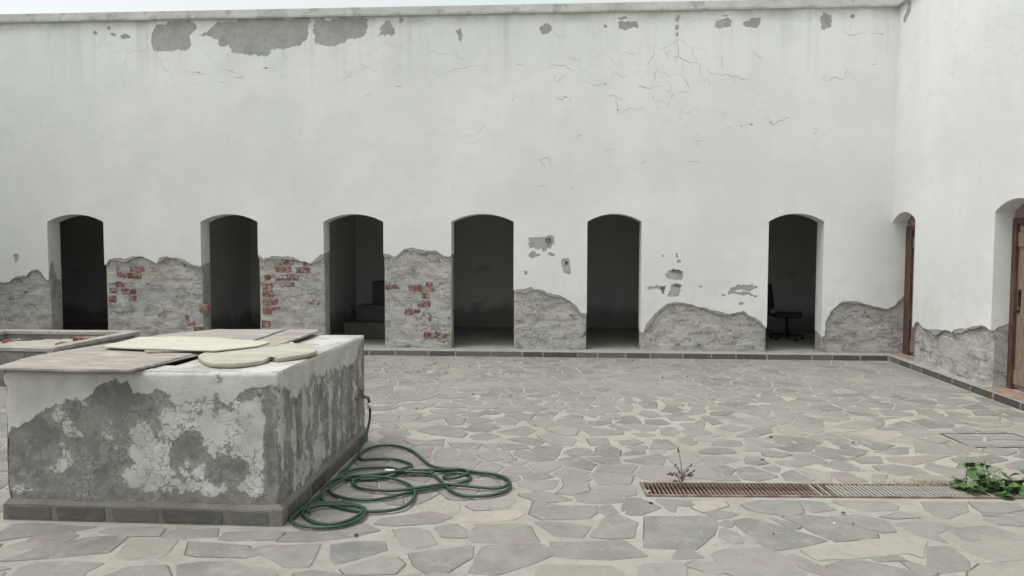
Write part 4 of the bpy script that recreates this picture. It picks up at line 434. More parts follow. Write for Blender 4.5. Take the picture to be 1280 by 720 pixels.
for cl, P in STONES:
    if area(P) < .004: continue
    P = [tuple(p) for p in P]
    cx = sum(p[0] for p in P)/len(P); cy = sum(p[1] for p in P)/len(P)
    if cx > kerb_x(cy)-.1 or cy > 11.0 or inside((cx,cy), MH): continue
    if any(inside((cx,cy), b) for b in BLOCK[:2]): continue
    # trim against the drain, the kerbs and the inspection cover
    for b in (BLOCK[2], MH):
        bx = sum(p[0] for p in b)/4; by = sum(p[1] for p in b)/4
        if by > cy: P = clip(P, b[0] if b is BLOCK[2] else b[1], (-.048,1.)) if (b is BLOCK[2] and cx > .5) or (b is MH and cx > 3.5 and cy > 5.2) else P
        else: P = clip(P, b[3] if b is BLOCK[2] else b[0], (.048,-1.)) if (b is BLOCK[2] and cx > .5 and cy < 6) or (b is MH and cx > 3.5 and cy < 8) else P
    if len(P) < 3: continue
    P = clip(P, (4.99-.03,11.073), (1,-.0475)); P = clip(P, (0,11.05), (0,1))
    if len(P) < 3 or area(P) < .004: continue
    cx = sum(p[0] for p in P)/len(P); cy = sum(p[1] for p in P)/len(P)
    P = [(p[0]+(p[0]-cx)/max(.05,math.dist(p,(cx,cy)))*.012, p[1]+(p[1]-cy)/max(.05,math.dist(p,(cx,cy)))*.012) for p in P]
    stones.append((cl, P, True))
samp = []
for cl, P, _ in stones:
    for i in range(len(P)):
        a, b = P[i], P[(i+1)%len(P)]; L = math.dist(a,b); k = max(1,int(L/.09))
        samp += [(a[0]+(b[0]-a[0])*j/k, a[1]+(b[1]-a[1])*j/k) for j in range(k)]
for b in BLOCK + [MH]:
    for i in range(4):
        a, c_ = b[i], b[(i+1)%4]; L = math.dist(a,c_); k = int(L/.08)+1
        samp += [(a[0]+(c_[0]-a[0])*j/k, a[1]+(c_[1]-a[1])*j/k) for j in range(k)]
CELL = .5
grid = {}
for p in samp: grid.setdefault((int(p[0]//CELL), int(p[1]//CELL)), []).append(p)
def near(gr, p, rad):
    k = int(rad/CELL)+1; i, j = int(p[0]//CELL), int(p[1]//CELL)
    return [q for a in range(i-k,i+k+1) for b in range(j-k,j+k+1) for q in gr.get((a,b),()) if math.dist(p,q) < rad]
seeds, sgrid = [], {}
rng = random.Random(11)
traced = [s[1] for s in stones]
tb = [(min(p[0] for p in P),max(p[0] for p in P),min(p[1] for p in P),max(p[1] for p in P)) for P in traced]
for rad, tries in ((.40,3500),(.29,3500),(.2,3500),(.14,3500)):
    for _ in range(tries):
        y_ = rng.uniform(1.6, 11.0); x_ = rng.uniform(LEFT+.1, kerb_x(y_)-.1); p = (x_, y_)
        if near(sgrid, p, rad) or near(grid, p, rad*.36): continue
        if any(inside(p, b) for b in BLOCK+[MH]): continue
        if any(t[0] <= x_ <= t[1] and t[2] <= y_ <= t[3] and inside(p, P) for t, P in zip(tb, traced)): continue
        seeds.append(p); sgrid.setdefault((int(x_//CELL), int(y_//CELL)), []).append(p)
fills = []
for p in seeds:
    poly = [(p[0]+.34*math.cos(a*math.pi/4), p[1]+.34*math.sin(a*math.pi/4)) for a in range(8)]
    gap = rng.uniform(.006,.014)
    for q in near(sgrid, p, .75):
        if q == p: continue
        d = math.dist(p,q); n = ((q[0]-p[0])/d, (q[1]-p[1])/d); m = ((p[0]+q[0])/2-n[0]*gap, (p[1]+q[1])/2-n[1]*gap); poly = clip(poly, m, n)
        if len(poly) < 3: break
    if len(poly) < 3: continue
    for q in sorted(near(grid, p, .45), key=lambda q: math.dist(p,q)):
        d = math.dist(p,q); n = ((q[0]-p[0])/d, (q[1]-p[1])/d); poly = clip(poly, (q[0]-n[0]*gap*1.6, q[1]-n[1]*gap*1.6), n)
        if len(poly) < 3: break
    if len(poly) < 3: continue
    poly = clip(poly, (4.99-.03,11.073), (1,-.0475)); 
    if len(poly) >= 3: poly = clip(poly, (0,11.05), (0,1))
    if len(poly) < 3 or area(poly) < .007: continue
    # drop slivers
    per = sum(math.dist(poly[i], poly[(i+1)%len(poly)]) for i in range(len(poly)))
    if 4*math.pi*area(poly)/per**2 < .27: continue
    fills.append(('', poly, False))
def seen(P):
    x_ = sum(p[0] for p in P)/len(P); y_ = sum(p[1] for p in P)/len(P)
    if y_ < 3.7: return False
    an = math.degrees(math.atan2(x_, y_)) + 3.53
    if abs(an) > 36: return False
    if x_ < -1.7 and y_ > 4.1 and x_/y_ < -1.6/6.1: return False
    return True
fv = [f for f in fills if seen(f[1])]; fh = [f for f in fills if not seen(f[1])]
fv.sort(key=lambda f: -area(f[1])/max(1,sum(p[1] for p in f[1])/len(f[1]))**3)
solo = stones + fv[:max(0,300-len(stones))]; rest = fv[max(0,300-len(stones)):] + fh
def tint_mesh(me, cols):
    at = me.attributes.new('tint', 'FLOAT_COLOR', 'FACE'); at.data.foreach_set('color', [k for c_ in cols for k in (*c_, 1.)])
def pick_tint(cl):
    t = rng.choice(TINT[cl]); k = rng.uniform(.80,1.13); return (t[0]*k*1.05, t[1]*k, t[2]*k*.97)
def stone_outline(P, i):
    P = ragged([(p[0],p[1]) for p in P], .10, .011, True, i, 13); ch_ = .004+.014*((i*13)%7)/7
    n = len(P); out = []
    for k in range(n):                    # knock the corners off
        a, b, c_ = P[k-1], P[k], P[(k+1)%n]
        d1 = (a-b).normalized(); d2 = (c_-b).normalized()
        if d1.dot(d2) > -.55 and (a-b).length > .05 and (c_-b).length > .05: out += [b+d1*ch_, b+d2*ch_]
        else: out.append(b)
    return out
JV, JF = [], []
for i, (cl, P, tr) in enumerate(solo):
    zt = .004 + .003*((i*7919) % 101)/101
    so_ = stone_outline(P, i); o = link('flagstone', prism(so_, -.01, zt, .007, .0008), M['stone'], ground)
    jv, jf = joint_dirt_shade(None, so_, i, None)
    JF += [tuple(q+len(JV) for q in ff) for ff in jf]; JV += jv
    tint_mesh(o.data, [pick_tint(cl)]*len(o.data.polygons))
link('joint_dirt_shade', mesh_py(JV, JF), M['grime_shade'], ground, kind='stuff')  # dark strips at stone edges: dirt plus painted-in gap shade
V_, F_, C_ = [], [], []
for i, (cl, P, tr) in enumerate(rest):
    me = prism(stone_outline(P, 900+i), -.01, .0035+.003*((i*6007) % 97)/97, .007); b_ = len(V_); V_ += [tuple(v_.co) for v_ in me.vertices]; F_ += [tuple(q+b_ for q in p_.vertices) for p_ in me.polygons]; C_ += [pick_tint('')]*len(me.polygons); bpy.data.meshes.remove(me)
rm = mesh_py(V_, F_); tint_mesh(rm, C_); ro = link('flagstone', rm, M['stone'], ground, kind='stuff')

# inspection cover inlaid with paving ---------------------------------
mh = empty('inspection_cover', (3.50,6.20,0), R(4.5), label='square inspection cover inlaid with paving stones in a thin steel frame', cat='manhole cover')
def bar(name, a, b, w, z0, z1, m, parent):
    a, b = Vector(a), Vector(b); d = (b-a).normalized(); n = Vector((-d.y, d.x))*w/2
    bm = bmesh.new(); q = [a-n, b-n, b+n, a+n]; vs_ = [bm.verts.new((p.x,p.y,z)) for z in (z0,z1) for p in q]
    for f in ((3,2,1,0),(4,5,6,7),(0,1,5,4),(1,2,6,5),(2,3,7,6),(3,0,4,7)): bm.faces.new([vs_[i] for i in f])
    return link(name, from_bm(bm), m, parent)
link('gap', box_me(.0,.66,.0,.44,-.006,.0025), M['pit'], mh)
for a, b in (((-.006,-.006),(.666,-.006)), ((.666,-.006),(.666,.446)), ((.666,.446),(-.006,.446)), ((-.006,.446),(-.006,-.006))): bar('frame_bar', a, b, .007, 0, .0075, M['grime_shade'], mh)
link('mortar_bed', box_me(.014,.646,.014,.426,0,.006), M['mortar'], mh)
for k, P in enumerate(([(.03,.03),(.25,.03),(.2,.17),(.03,.2)],[(.28,.03),(.62,.03),(.62,.16),(.42,.2),(.24,.17)],[(.03,.24),(.21,.2),(.3,.32),(.2,.41),(.03,.41)],[(.25,.2),(.42,.23),(.62,.19),(.62,.41),(.34,.41),(.33,.31)])):
    o = link('flagstone', prism(ragged(P,.12,.005,True,k), .002, .0125, .005), M['stone'], mh); t = TINT['g'][k%3]; tint_mesh(o.data, [(t[0]*1.15,t[1]*1.13,t[2]*1.1)]*len(o.data.polygons))

# drain parts -----------------------------------------------------------
bm = bmesh.new()
for x0,x1,y0,y1,z0,z1 in ((-.02,DL+.02,-DW-.02,-DW,-.22,-.001),(-.02,DL+.02,DW,DW+.02,-.22,-.001),(-.02,0,-DW,DW,-.22,-.001),(DL,DL+.02,-DW,DW,-.22,-.001),(-.02,DL+.02,-DW-.02,DW+.02,-.24,-.22)): add_box(bm,x0,x1,y0,y1,z0,z1)
link('channel', from_bm(bm), M['pit'], DR)
for (x0,x1,y0,y1) in ((-.018,DL+.018,-DW-.012,-DW+.006),(-.018,DL+.018,DW-.006,DW+.012),(-.018,.006,-DW+.006,DW-.006),(DL-.006,DL+.018,-DW+.006,DW-.006)):
    link('frame_bar', box_me(x0,x1,y0,y1,-.03,.013,.003), M['rustframe'], DR)
bars = {}
for nm in ('rust','greysteel'):
    bars[nm] = box_me(-.005,.005,-DW+.006,DW-.006,-.016,.0085,.002); bars[nm].materials.append(M[nm])
nb = int((DL-.04)/.0285)
for i in range(nb):
    xx = .03 + i*.0285
    rusty = xx < 1.12 or (xx < 1.3 and i % 2)
    o = link('grate_bar', bars['rust' if rusty else 'greysteel'], None, DR); o.location = (xx, 0, random.uniform(-.003,.002)); o.rotation_euler = (0, random.uniform(-.12,.12), random.uniform(-.02,.02))

# ------------------------------------------------------------------ ledge with slate kerb along both walls
KC = Vector((4.99,11.073)); KD = Vector((-.0475,-.99887)); KN = Vector((.99887,-.0475))
pts = [(LEFT,11.073),(4.99,11.073)] + [tuple(KC+KD*9.5)] + [tuple(KC+KD*9.5+KN*.5)] + [(5.6,11.8),(LEFT,11.8)]
ledge = link('ledge', prism(pts, -.05, .08, .008), M['ledge'], kind='structure')
def kerb(a0, a1, org, d, n, j):
    L = a1-a0-.028
    if L < .05: return
    P = [(a0+.007,.001),(a1-.007,.001),(a1-.007-random.uniform(0,.02),.074),(a0+.007+random.uniform(0,.02),.074)]
    P = ragged(P, .11, .003, True, j, 14)
    me = prism(P, -.02, random.uniform(.003,.007), .003)
    # local x along the kerb, local y up, local z outwards
    o = link('kerb_stone', me, M['slate'], ledge)
    o.matrix_basis = Matrix(((d.x,0,-n.x,org.x),(d.y,0,-n.y,org.y),(0,1,0,0),(0,0,0,1)))
kj = [LEFT+.02]
while kj[-1] < KJ[0]-.75: kj.append(kj[-1]+random.uniform(.35,.6))
kj += KJ
for i in range(len(kj)-1): kerb(kj[i], kj[i+1], Vector((0,11.073)), Vector((1,0)), Vector((0,1)), i)
rk = list(RKJ)
while rk[-1] < 9.2: rk.append(rk[-1]+random.uniform(.4,.55))
for i in range(len(rk)-1): kerb(rk[i], rk[i+1], KC, KD, KN, 50+i)
bm = bmesh.new()

# ------------------------------------------------------------------ walls
SPR, RISE, LZ = 2.10, .125, .08
def arch(l, r, off=0., n=14):
    """opening outline from the foot of the left jamb round to the foot of the right jamb"""
    l += off; r -= off; c = (l+r)/2; w = (r-l)/2; rad = (w*w+RISE*RISE)/(2*RISE); cz = SPR-off*.3+RISE-rad
    a0 = math.asin(w/rad); out = []
    for i in range(n+1):
        a = -a0 + 2*a0*i/n; out.append((c+rad*math.sin(a), cz+rad*math.cos(a)))
    return out
def jag(P, rg_, lev=4):
    P = [Vector(p) for p in P]
    for k in range(lev):
        Q = [P[0]]
        for a, b in zip(P, P[1:]):
            L = (b-a).length
            if L > .028: Q.append(a.lerp(b, rg_.uniform(.35,.65)) + Vector((-(b-a).y,(b-a).x))*rg_.uniform(-.2,.2))
            Q.append(b)
        P = Q
    return P
def crack_set(P, w, seed):
    rg_ = random.Random(seed*13+1); C = jag(P, rg_); out = [crack_poly(C, w, seed)]
    for k in range(1, len(C)-1):
        if rg_.random() < .07:
            t = (C[k+1]-C[k-1]).normalized(); a = rg_.choice((-1,1))*rg_.uniform(.6,1.5); L = rg_.uniform(.05,.2)
            d = Vector((t.x*math.cos(a)-t.y*math.sin(a), t.x*math.sin(a)+t.y*math.cos(a)))
            out.append(crack_poly(jag([C[k], C[k]+d*L*.5, C[k]+d*L+Vector((rg_.uniform(-.03,.03),0))], rg_, 3), w*.6, seed+500+k))
        if rg_.random() < .006:
            q = C[k]; s_ = rg_.uniform(.008,.022); out.append([tuple(q+Vector((s_*1.6*math.cos(a_)*rg_.uniform(.5,1.1), s_*math.sin(a_)*rg_.uniform(.5,1.1)))) for a_ in (0,1.1,2.2,3.2,4.2,5.3)])
    return out
def crack_poly(C, w, seed):
    n = len(C); up, dn = [], []
    for i, p in enumerate(C):
        t = (C[min(i+1,n-1)]-C[max(i-1,0)]).normalized(); nn = Vector((-t.y,t.x)); e = math.sin(math.pi*(i+.15)/(n-.7)) if n > 2 else .6
        k = w*max(.12,abs(e))*(.6+.6*abs(noise.noise((p.x*17,p.y*17,seed)))); up.append(p+nn*k); dn.append(p-nn*k)
    return up + dn[::-1]
def pier_grid(s0, s1, z1, zb, seed, round0=True, round1=True, res=.0125):
    nu = max(8,int((s1-s0)/res)); nv = int((z1-zb)/res); v, f = [], []
    for j in range(nv+1):
        for i in range(nu+1):
            s = s0+(s1-s0)*i/nu; z = zb+(z1-zb)*j/nv
            h = .55*fbm(s*2.3, z*2.9, seed, 5) + .33*abs(fbm(s*6, z*9.5, seed+5, 4)) + .18*noise.noise((s*31, z*38, seed))
            cell = noise.cell((s*4.1+seed, z*11+.4*fbm(s*3,z*3,seed,2), 0.0))
            d = .032 - .012*h - .006*cell
            r = noise.noise((s*3.2, z*4.4, seed+20))
            if r > .34: d += min(.012, (r-.34)*.09)
            e = 9.
            if round0: e = min(e, s-s0)
            if round1: e = min(e, s1-s)
            e += .015*noise.noise((z*9, seed, s0))
            if e < .05: d += (.05-max(e,0))**2*9
            v.append((s, max(.016, min(d,.055)), z))
    for j in range(nv):
        for i in range(nu):
            a = j*(nu+1)+i; f.append((a, a+1, a+nu+2, a+nu+1))
    return mesh_py(v, f, True)
def jamb_strip(outline, d0, d1, thick, m, name, parent, foot_l, foot_r, seed):
    """plaster lining of an opening: runs up one jamb, round the arch and down the other"""
    l, r = outline[0][0], outline[-1][0]
    nz_ = 26; path = []
    for k in range(nz_): path.append((l, None, k/nz_, 'L'))
    path += [(p[0], p[1], 0, 'A') for p in outline]
    for k in range(nz_-1, -1, -1): path.append((r, None, k/nz_, 'R'))
    c = (l+r)/2; nd = 9; v, f = [], []
    for p in path:
        for j in range(nd+1):
            t = j/nd; d = d0+(d1-d0)*t
            if p[3] == 'A': s, z = p[0], p[1]
            else:
                ft = (foot_l if p[3] == 'L' else foot_r)(t) + .035*noise.noise((t*5, seed, 3 if p[3]=='L' else 7)) + .02*noise.noise((t*13, seed, 1))
                z = ft + (outline[0][1]-ft)*p[2]; s = p[0]
            v.append((s, d, z))
    n0 = len(path); W_ = nd+1
    for i in range(n0-1):
        for j in range(nd): f.append((i*W_+j, i*W_+j+1, (i+1)*W_+j+1, (i+1)*W_+j))
    me = mesh_py(v, f); o = link(name, me, m, parent)
    md = o.modifiers.new('thickness', 'SOLIDIFY'); md.thickness = thick; md.offset = 0
    return o
THICK = .30
# --- back wall
bw = empty('courtyard_wall', (0,YW,0), 0, label='long white plastered wall with six dark arched doorways and peeling base', cat='wall')
RIGHT_END = 5.40
core_out = [(LEFT-.3,-.02)]
for l, r in DOORS: core_out += [(l-.004,-.02), *[(p[0],p[1]) for p in arch(l,r,-.004)], (r+.004,-.02)]
core_out += [(RIGHT_END,-.02),(RIGHT_END,5.40),(LEFT-.3,5.40)]
link('wall_core', sheet(core_out, [], .045, THICK), M['rubble'], bw)
def coat(low, amp, seed, top, extra_l, extra_r, off=0.):
    out = [(extra_l, low[0][0][1]+.01)]
    for i, P in enumerate(low):
        out += [tuple(p) for p in ragged(ragged(P, .03, amp, False, seed+i, 7), .012, amp*.5, False, seed+i+7, 23)]
        if i < len(DOORS):
            l, r = DOORS[i]; a = arch(l, r, off); out += [(l+off, P[-1][1]+.02)] + a + [(r-off, low[i+1][0][1]+.02)]
    out += [(extra_r, low[-1][-1][1]+.005),(extra_r,top),(extra_l,top)]
    # no doubled points
    res = [out[0]]
    for p in out[1:]:
        if math.dist(p,res[-1]) > .004: res.append(p)
    return res
low = []
for i, P in enumerate(PIERS):
    Q = [tuple(p) for p in P]
    lo = LEFT-.2 if i == 0 else DOORS[i-1][1]+.004; hi = DOORS[i][0]-.004 if i < len(DOORS) else RIGHT_END
    Q = [q for q in Q if lo+.012 < q[0] < hi-.012]
    Q = [(lo, Q[0][1])] + Q + [(hi, Q[-1][1])]
    low.append(Q)
def soft(h, amp, seed, step=.014):
    c_ = [(p.x,p.y) for p in catmull([(*p,0) for p in h+h[:1]],4)][:-1]
    sz = max(max(p[0] for p in h)-min(p[0] for p in h), max(p[1] for p in h)-min(p[1] for p in h))
    a_ = min(amp, sz*.10)
    Q = ragged(c_, .03, a_*1.5, True, seed, min(22, max(4, 1.4/max(sz,.06))))
    Q = ragged(Q, step, a_*.7, True, seed+50, 24)
    return [tuple(p) for p in ragged(Q, .009, a_*.3, True, seed+70, 60)]
holes = [soft(h, .034, 40+i) for i, h in enumerate(HOLES)]
cracks = [c_ for i, P in enumerate(CRACKS) for c_ in crack_set(P, (.0034+.004*((i*37)%10)/10)*(.8 if P[0][0] > -.6 else .7), i)]
link('paint_coat', sheet(coat(low, .020, 1, 5.36, LEFT, RIGHT_END), holes+cracks, 0., .005), M['paint'], bw)
low2 = []
for i, P in enumerate(low):
    Q = ragged(P, .05, .0, False, 0)
    low2.append([(p.x, p.y - max(0., .035+.07*noise.noise((p.x*3.1, 2.2, i)))) for p in Q])
deep = [soft(h, .01, 80+i) for i, h in enumerate(DEEP)]
link('plaster_coat', sheet(coat(low2, .016, 20, 5.36, LEFT, RIGHT_END, .001), deep, .0055, .026), M['skim'], bw)
for i, P in enumerate(low):
    s0 = LEFT if i == 0 else DOORS[i-1][1]; s1 = DOORS[i][0] if i < 6 else RIGHT_END
    link('rubble_masonry', pier_grid(s0+.001, s1-.001, max(p[1] for p in P)+.06, .06, i*3.3, i > 0, i < 6), M['rubble'], bw)
def wall_brick(b, i, parent):
    s0, z0, s1, z1 = b
    if s1-s0 < .02: return
    w_, h_ = s1-s0, z1-z0; k_ = min(w_,h_)*.12; s0 -= w_*.05; s1 += w_*.05; z0 -= h_*.06; z1 += h_*.06
    P = [(s0+k_,z0),((s0+s1)/2,z0-.004),(s1-k_,z0),(s1,z0+k_),(s1,z1-k_),(s1-k_,z1),((s0+s1)/2,z1+.003),(s0+k_,z1),(s0,z1-k_),(s0,z0+k_)]
    P = ragged(P, .05, .011, True, i, 19)
    o = link('brick', prism(P, -.03, .004+.006*((i*31)%10)/10, .008), M['brick'], parent)
    o.matrix_basis = Matrix(((1,0,0,0),(0,0,-1,.031),(0,1,0,0),(0,0,0,1)))
for i, b in enumerate(BRICKS): wall_brick(b, i, bw)
feet = [(1.25,1.1,1.3),(1.12,1.15,1.35),(1.55,1.5,1.5),(1.45,1.1,.95),(.85,1.0,.5),(.52,.4,.35)]
for i, (l, r) in enumerate(DOORS):
    zl, zr = low[i][-1][1], low[i+1][0][1]
    fl = (lambda t, z=zl, k=i: z + (.32*max(0,math.sin(t*5+k)) if k == 0 else .05*t)); fr = (lambda t, z=zr: z + .04*t)
    jamb_strip(arch(l, r, 0.), .002, THICK, .008, M['paint'], 'reveal_plaster', bw, fl, fr, i*2.1)
# coping with a drip edge
def coping(parent, s0, s1, seed):
    v, f = [], []; prof = [(.2,5.31),(-.05,5.305),(-.056,5.33),(-.05,5.435),(.02,5.46),(THICK+.02,5.46),(THICK+.02,5.31)]
    n = int((s1-s0)/.12); m = len(prof)
    for i in range(n+1):
        s = s0+(s1-s0)*i/n
        for k, (d, z) in enumerate(prof):
            w = .004*noise.noise((s*2.3, k*3.1, seed)) + .003*noise.noise((s*9, k*5, seed)); v.append((s, d+w, z+w*.8))
    for i in range(n):
        for k in range(m): f.append((i*m+k, i*m+(k+1)%m, (i+1)*m+(k+1)%m, (i+1)*m+k))
    f += [tuple(range(m)), tuple(range(n*m,(n+1)*m))[::-1]]
    link('coping', mesh_py(v, f), M['coping'], parent)
coping(bw, LEFT-.3, 5.14, 1)

# --- right wall, meeting the back wall in the corner at a shade over a right angle
rw = empty('courtyard_wall', (5.112,YW,0), math.atan2(-.99904,-.04379), label='white plastered wall with two brown wooden doors in arched recesses', cat='wall')
RD = [(0.005,.765),(2.775,3.62)]
REND = 9.6
c_out = [(-.3,5.40),(-.3,2.6),(RD[0][0]-.004,2.55)] + arch(*RD[0],-.004) + [(RD[0][1]+.004,-.02),(RD[1][0]-.004,-.02)] + arch(*RD[1],-.004) + [(RD[1][1]+.004,-.02),(REND,-.02),(REND,5.40)]
link('wall_core', sheet(c_out, [], .045, THICK), M['rubble'], rw)
rp = [(RD[0][1]+.004,RPIER[0][1])] + [tuple(p) for p in RPIER if RD[0][1]+.02 < p[0] < RD[1][0]-.015] + [(RD[1][0]-.004,RPIER[-1][1])]
rp2 = [(RD[1][1]+.004,.8),(4.,.78),(4.6,.9),(5.4,.7),(6.3,.85),(7.4,.75),(8.6,.9),(REND,.8)]
def rcoat(pa, pb, off, seed, amp):
    o = [(.0,5.36),(.0,2.5)] + [(RD[0][0]+off,SPR+.0)] + arch(*RD[0],off) + [(RD[0][1]-off,pa[0][1]+.02)] + [tuple(p) for p in ragged(pa,.018,amp,False,seed,7)] + [(RD[1][0]+off,pa[-1][1]+.02)] + arch(*RD[1],off) + [(RD[1][1]-off,pb[0][1]+.02)] + [tuple(p) for p in ragged(pb,.03,amp,False,seed+1,7)] + [(REND,5.36)]
    res = [o[0]]
    for p in o[1:]:
        if math.dist(p,res[-1]) > .004: res.append(p)
    return res
rh = [soft(h, .012, 60+i) for i, h in enumerate(RHOLES)]
link('paint_coat', sheet(rcoat(rp,rp2,0,31,.018), rh+[c_ for i, P in enumerate(RCRACKS) for c_ in crack_set(P,.003,i+200)], 0., .005), M['paint'], rw)
lw = lambda Q: [(p.x, p.y-max(0,.03+.06*noise.noise((p.x*3.1,5.2,1)))) for p in ragged(Q,.05,0,False,0)]
link('plaster_coat', sheet(rcoat(lw(rp),lw(rp2),.001,35,.016), [], .0055, .026), M['skim'], rw)
link('rubble_masonry', pier_grid(RD[0][1]+.001, RD[1][0]-.001, .9, .06, 41), M['rubble'], rw)
link('rubble_masonry', pier_grid(RD[1][1]+.001, REND, 1., .06, 47, True, False, .03), M['rubble'], rw)
jamb_strip(arch(*RD[0],0.), .002, THICK, .008, M['paint'], 'reveal_plaster', rw, lambda t: 2.09, lambda t: .6, 61)
jamb_strip(arch(*RD[1],0.), .002, THICK, .008, M['paint'], 'reveal_plaster', rw, lambda t: .74+.12*t, lambda t: .8, 66)
coping(rw, -.056, REND, 5)
def wood_door(parent, l, r, dd, full, fw=.085):
    d = empty('door', (0,0,0)); d.parent = parent; d['label'] = 'tan wooden plank door in a dark brown frame' if full else 'dark brown door frame in the corner recess'
    a = arch(l, r, .0); out = [(l,.082)] + a + [(r,.082)]; top = 1.955
    for s0, s1 in ((l+.004,l+fw),(r-fw,r-.004)): link('frame_post', box_me(s0,s1,dd,dd+.10,.081,top,.004), M['doorframe'], d)
    link('frame_head', box_me(l+.004,r-.004,dd+.002,dd+.098,top,top+.07,.004), M['doorframe'], d)
    # boarded arch above the head
    P = [(l+.01,top+.068)] + [(p[0],p[1]) for p in arch(l,r,.008)] + [(r-.01,top+.068)]
    link('arch_board', sheet(P, [], dd+.02, dd+.06), M['lintel'], d)
    n = 5; w = (r-l-2*fw)/n
    for k in range(n):
        link('plank', box_me(l+fw+k*w+.0015, l+fw+(k+1)*w-.0015, dd+.035+(.002 if k%2 else 0), dd+.07, .1, top-.003,.003), M['doorleaf'], d)
    link('rail', box_me(l+fw+.01,r-fw-.01,dd+.018,dd+.036,.14,.30,.004), M['doorleaf'], d)
    link('rail', box_me(l+fw+.01,r-fw-.01,dd+.018,dd+.036,1.70,1.86,.004), M['doorleaf'], d)
    if full:
        h = link('handle', box_me(l+fw+.035,l+fw+.075,dd+.022,dd+.037,1.02,1.22,.004), M['darkmetal'], d)
        tube = tube_me([(l+fw+.055,dd+.03,1.17),(l+fw+.055,dd-.03,1.17),(l+fw+.07,dd-.04,1.17),(l+fw+.16,dd-.04,1.165)], .009); link('lever', tube, M['darkmetal'], d)
        link('lock', tube_me([(l+fw+.04,dd+.036,.98),(l+fw+.04,dd+.012,.98)], .022, 10), M['darkmetal'], d)
wood_door(rw, *RD[0], .19, False, .2)
wood_door(rw, *RD[1], .19, True)
for k in range(6):
    for j in range(2):
        a = .02 + k*.137
        link('tile', box_me(RD[1][0]+a, RD[1][0]+a+.131, -.09+j*.137, -.09+j*.137+.131, .07, .0845+.001*((k+j)%2), .002), M['tile'], rw)
for k in range(5):
    a = .03+k*.14
    link('tile', box_me(a, a+.134, .01, .15, .07, .0845, .002), M['tile'], rw)

# --- left wall, just outside the picture
lwall = empty('courtyard_wall', (LEFT,0,0), 0, label='plain white plastered wall closing the courtyard opposite the wooden doors', cat='wall')
link('wall_body', box_me(-.35,0,1.0,YW-.002,-.02,5.31), M['paint'], lwall)
link('coping', box_me(-.40,.05,.95,YW-.06,5.31,5.45,.01), M['coping'], lwall)

# ------------------------------------------------------------------ rooms behind the arches
RY0, RY1 = YW+THICK, YW+THICK+3.1
link('room_floor', box_me(LEFT-.3,6.2,RY0-.06,RY1+.2,-.1,.074), M['roomfloor'], kind='structure')
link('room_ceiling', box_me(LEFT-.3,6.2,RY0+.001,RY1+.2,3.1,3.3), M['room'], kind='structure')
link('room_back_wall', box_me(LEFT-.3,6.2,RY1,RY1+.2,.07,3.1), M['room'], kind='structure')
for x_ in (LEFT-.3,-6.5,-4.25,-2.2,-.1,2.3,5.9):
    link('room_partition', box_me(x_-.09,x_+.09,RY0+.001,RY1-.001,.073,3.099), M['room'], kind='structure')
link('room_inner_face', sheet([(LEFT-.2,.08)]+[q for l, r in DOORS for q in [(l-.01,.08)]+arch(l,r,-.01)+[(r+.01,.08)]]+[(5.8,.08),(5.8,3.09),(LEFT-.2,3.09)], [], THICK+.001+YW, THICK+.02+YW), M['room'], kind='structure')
# stepped block stack in the third room
stp = empty('stone_steps', (-3.0,YW+1.2,.074), 0, label='rough whitewashed stone steps inside the third doorway from the side wall basin', cat='steps')
stp['label'] = 'rough stone steps rising inside a dark arched doorway'
for k, (x0, h, y0, y1) in enumerate(((-.78,.28,.0,.5),(-.66,.55,.5,.95),(-.5,.98,.95,1.45))):
    link('step', box_me(x0,.68,y0,y1,0,h,.02,.008), M['blockstone'], stp)
# office chair in the last room
ch = empty('office_chair', (4.10,YW+1.7,.074), R(70), label='black padded office chair standing inside a dark arched doorway', cat='chair')
def cush(name, x0,x1,y0,y1,z0,z1,tilt=0):
    o = link(name, box_me(x0,x1,y0,y1,z0,z1,.028,0,True), M['chairblack'], ch); o.rotation_euler = (tilt,0,0); return o
cush('seat',-.24,.24,-.24,.22,.40,.48)
b_ = cush('backrest',-.22,.22,-.035,.035,0,.46,R(-9)); b_.location = (0,.25,.53)
link('back_bar', tube_me([(0,.12,.41),(0,.3,.43),(0,.31,.7)], .02), M['darkmetal'], ch)
link('gas_column', tube_me([(0,0,.08),(0,0,.42)], .026), M['darkmetal'], ch)
for k in range(5):
    a = 2*math.pi*k/5; lg = link('leg', tube_me([(0,0,.11),(.28*math.cos(a),.28*math.sin(a),.065)], lambda t: .022-.008*t), M['darkmetal'], ch)
    link('caster', tube_me([(.27*math.cos(a)-.02*math.sin(a),.27*math.sin(a)+.02*math.cos(a),.028),(.27*math.cos(a)+.02*math.sin(a),.27*math.sin(a)-.02*math.cos(a),.028)], .028, 10), M['darkmetal'], lg)

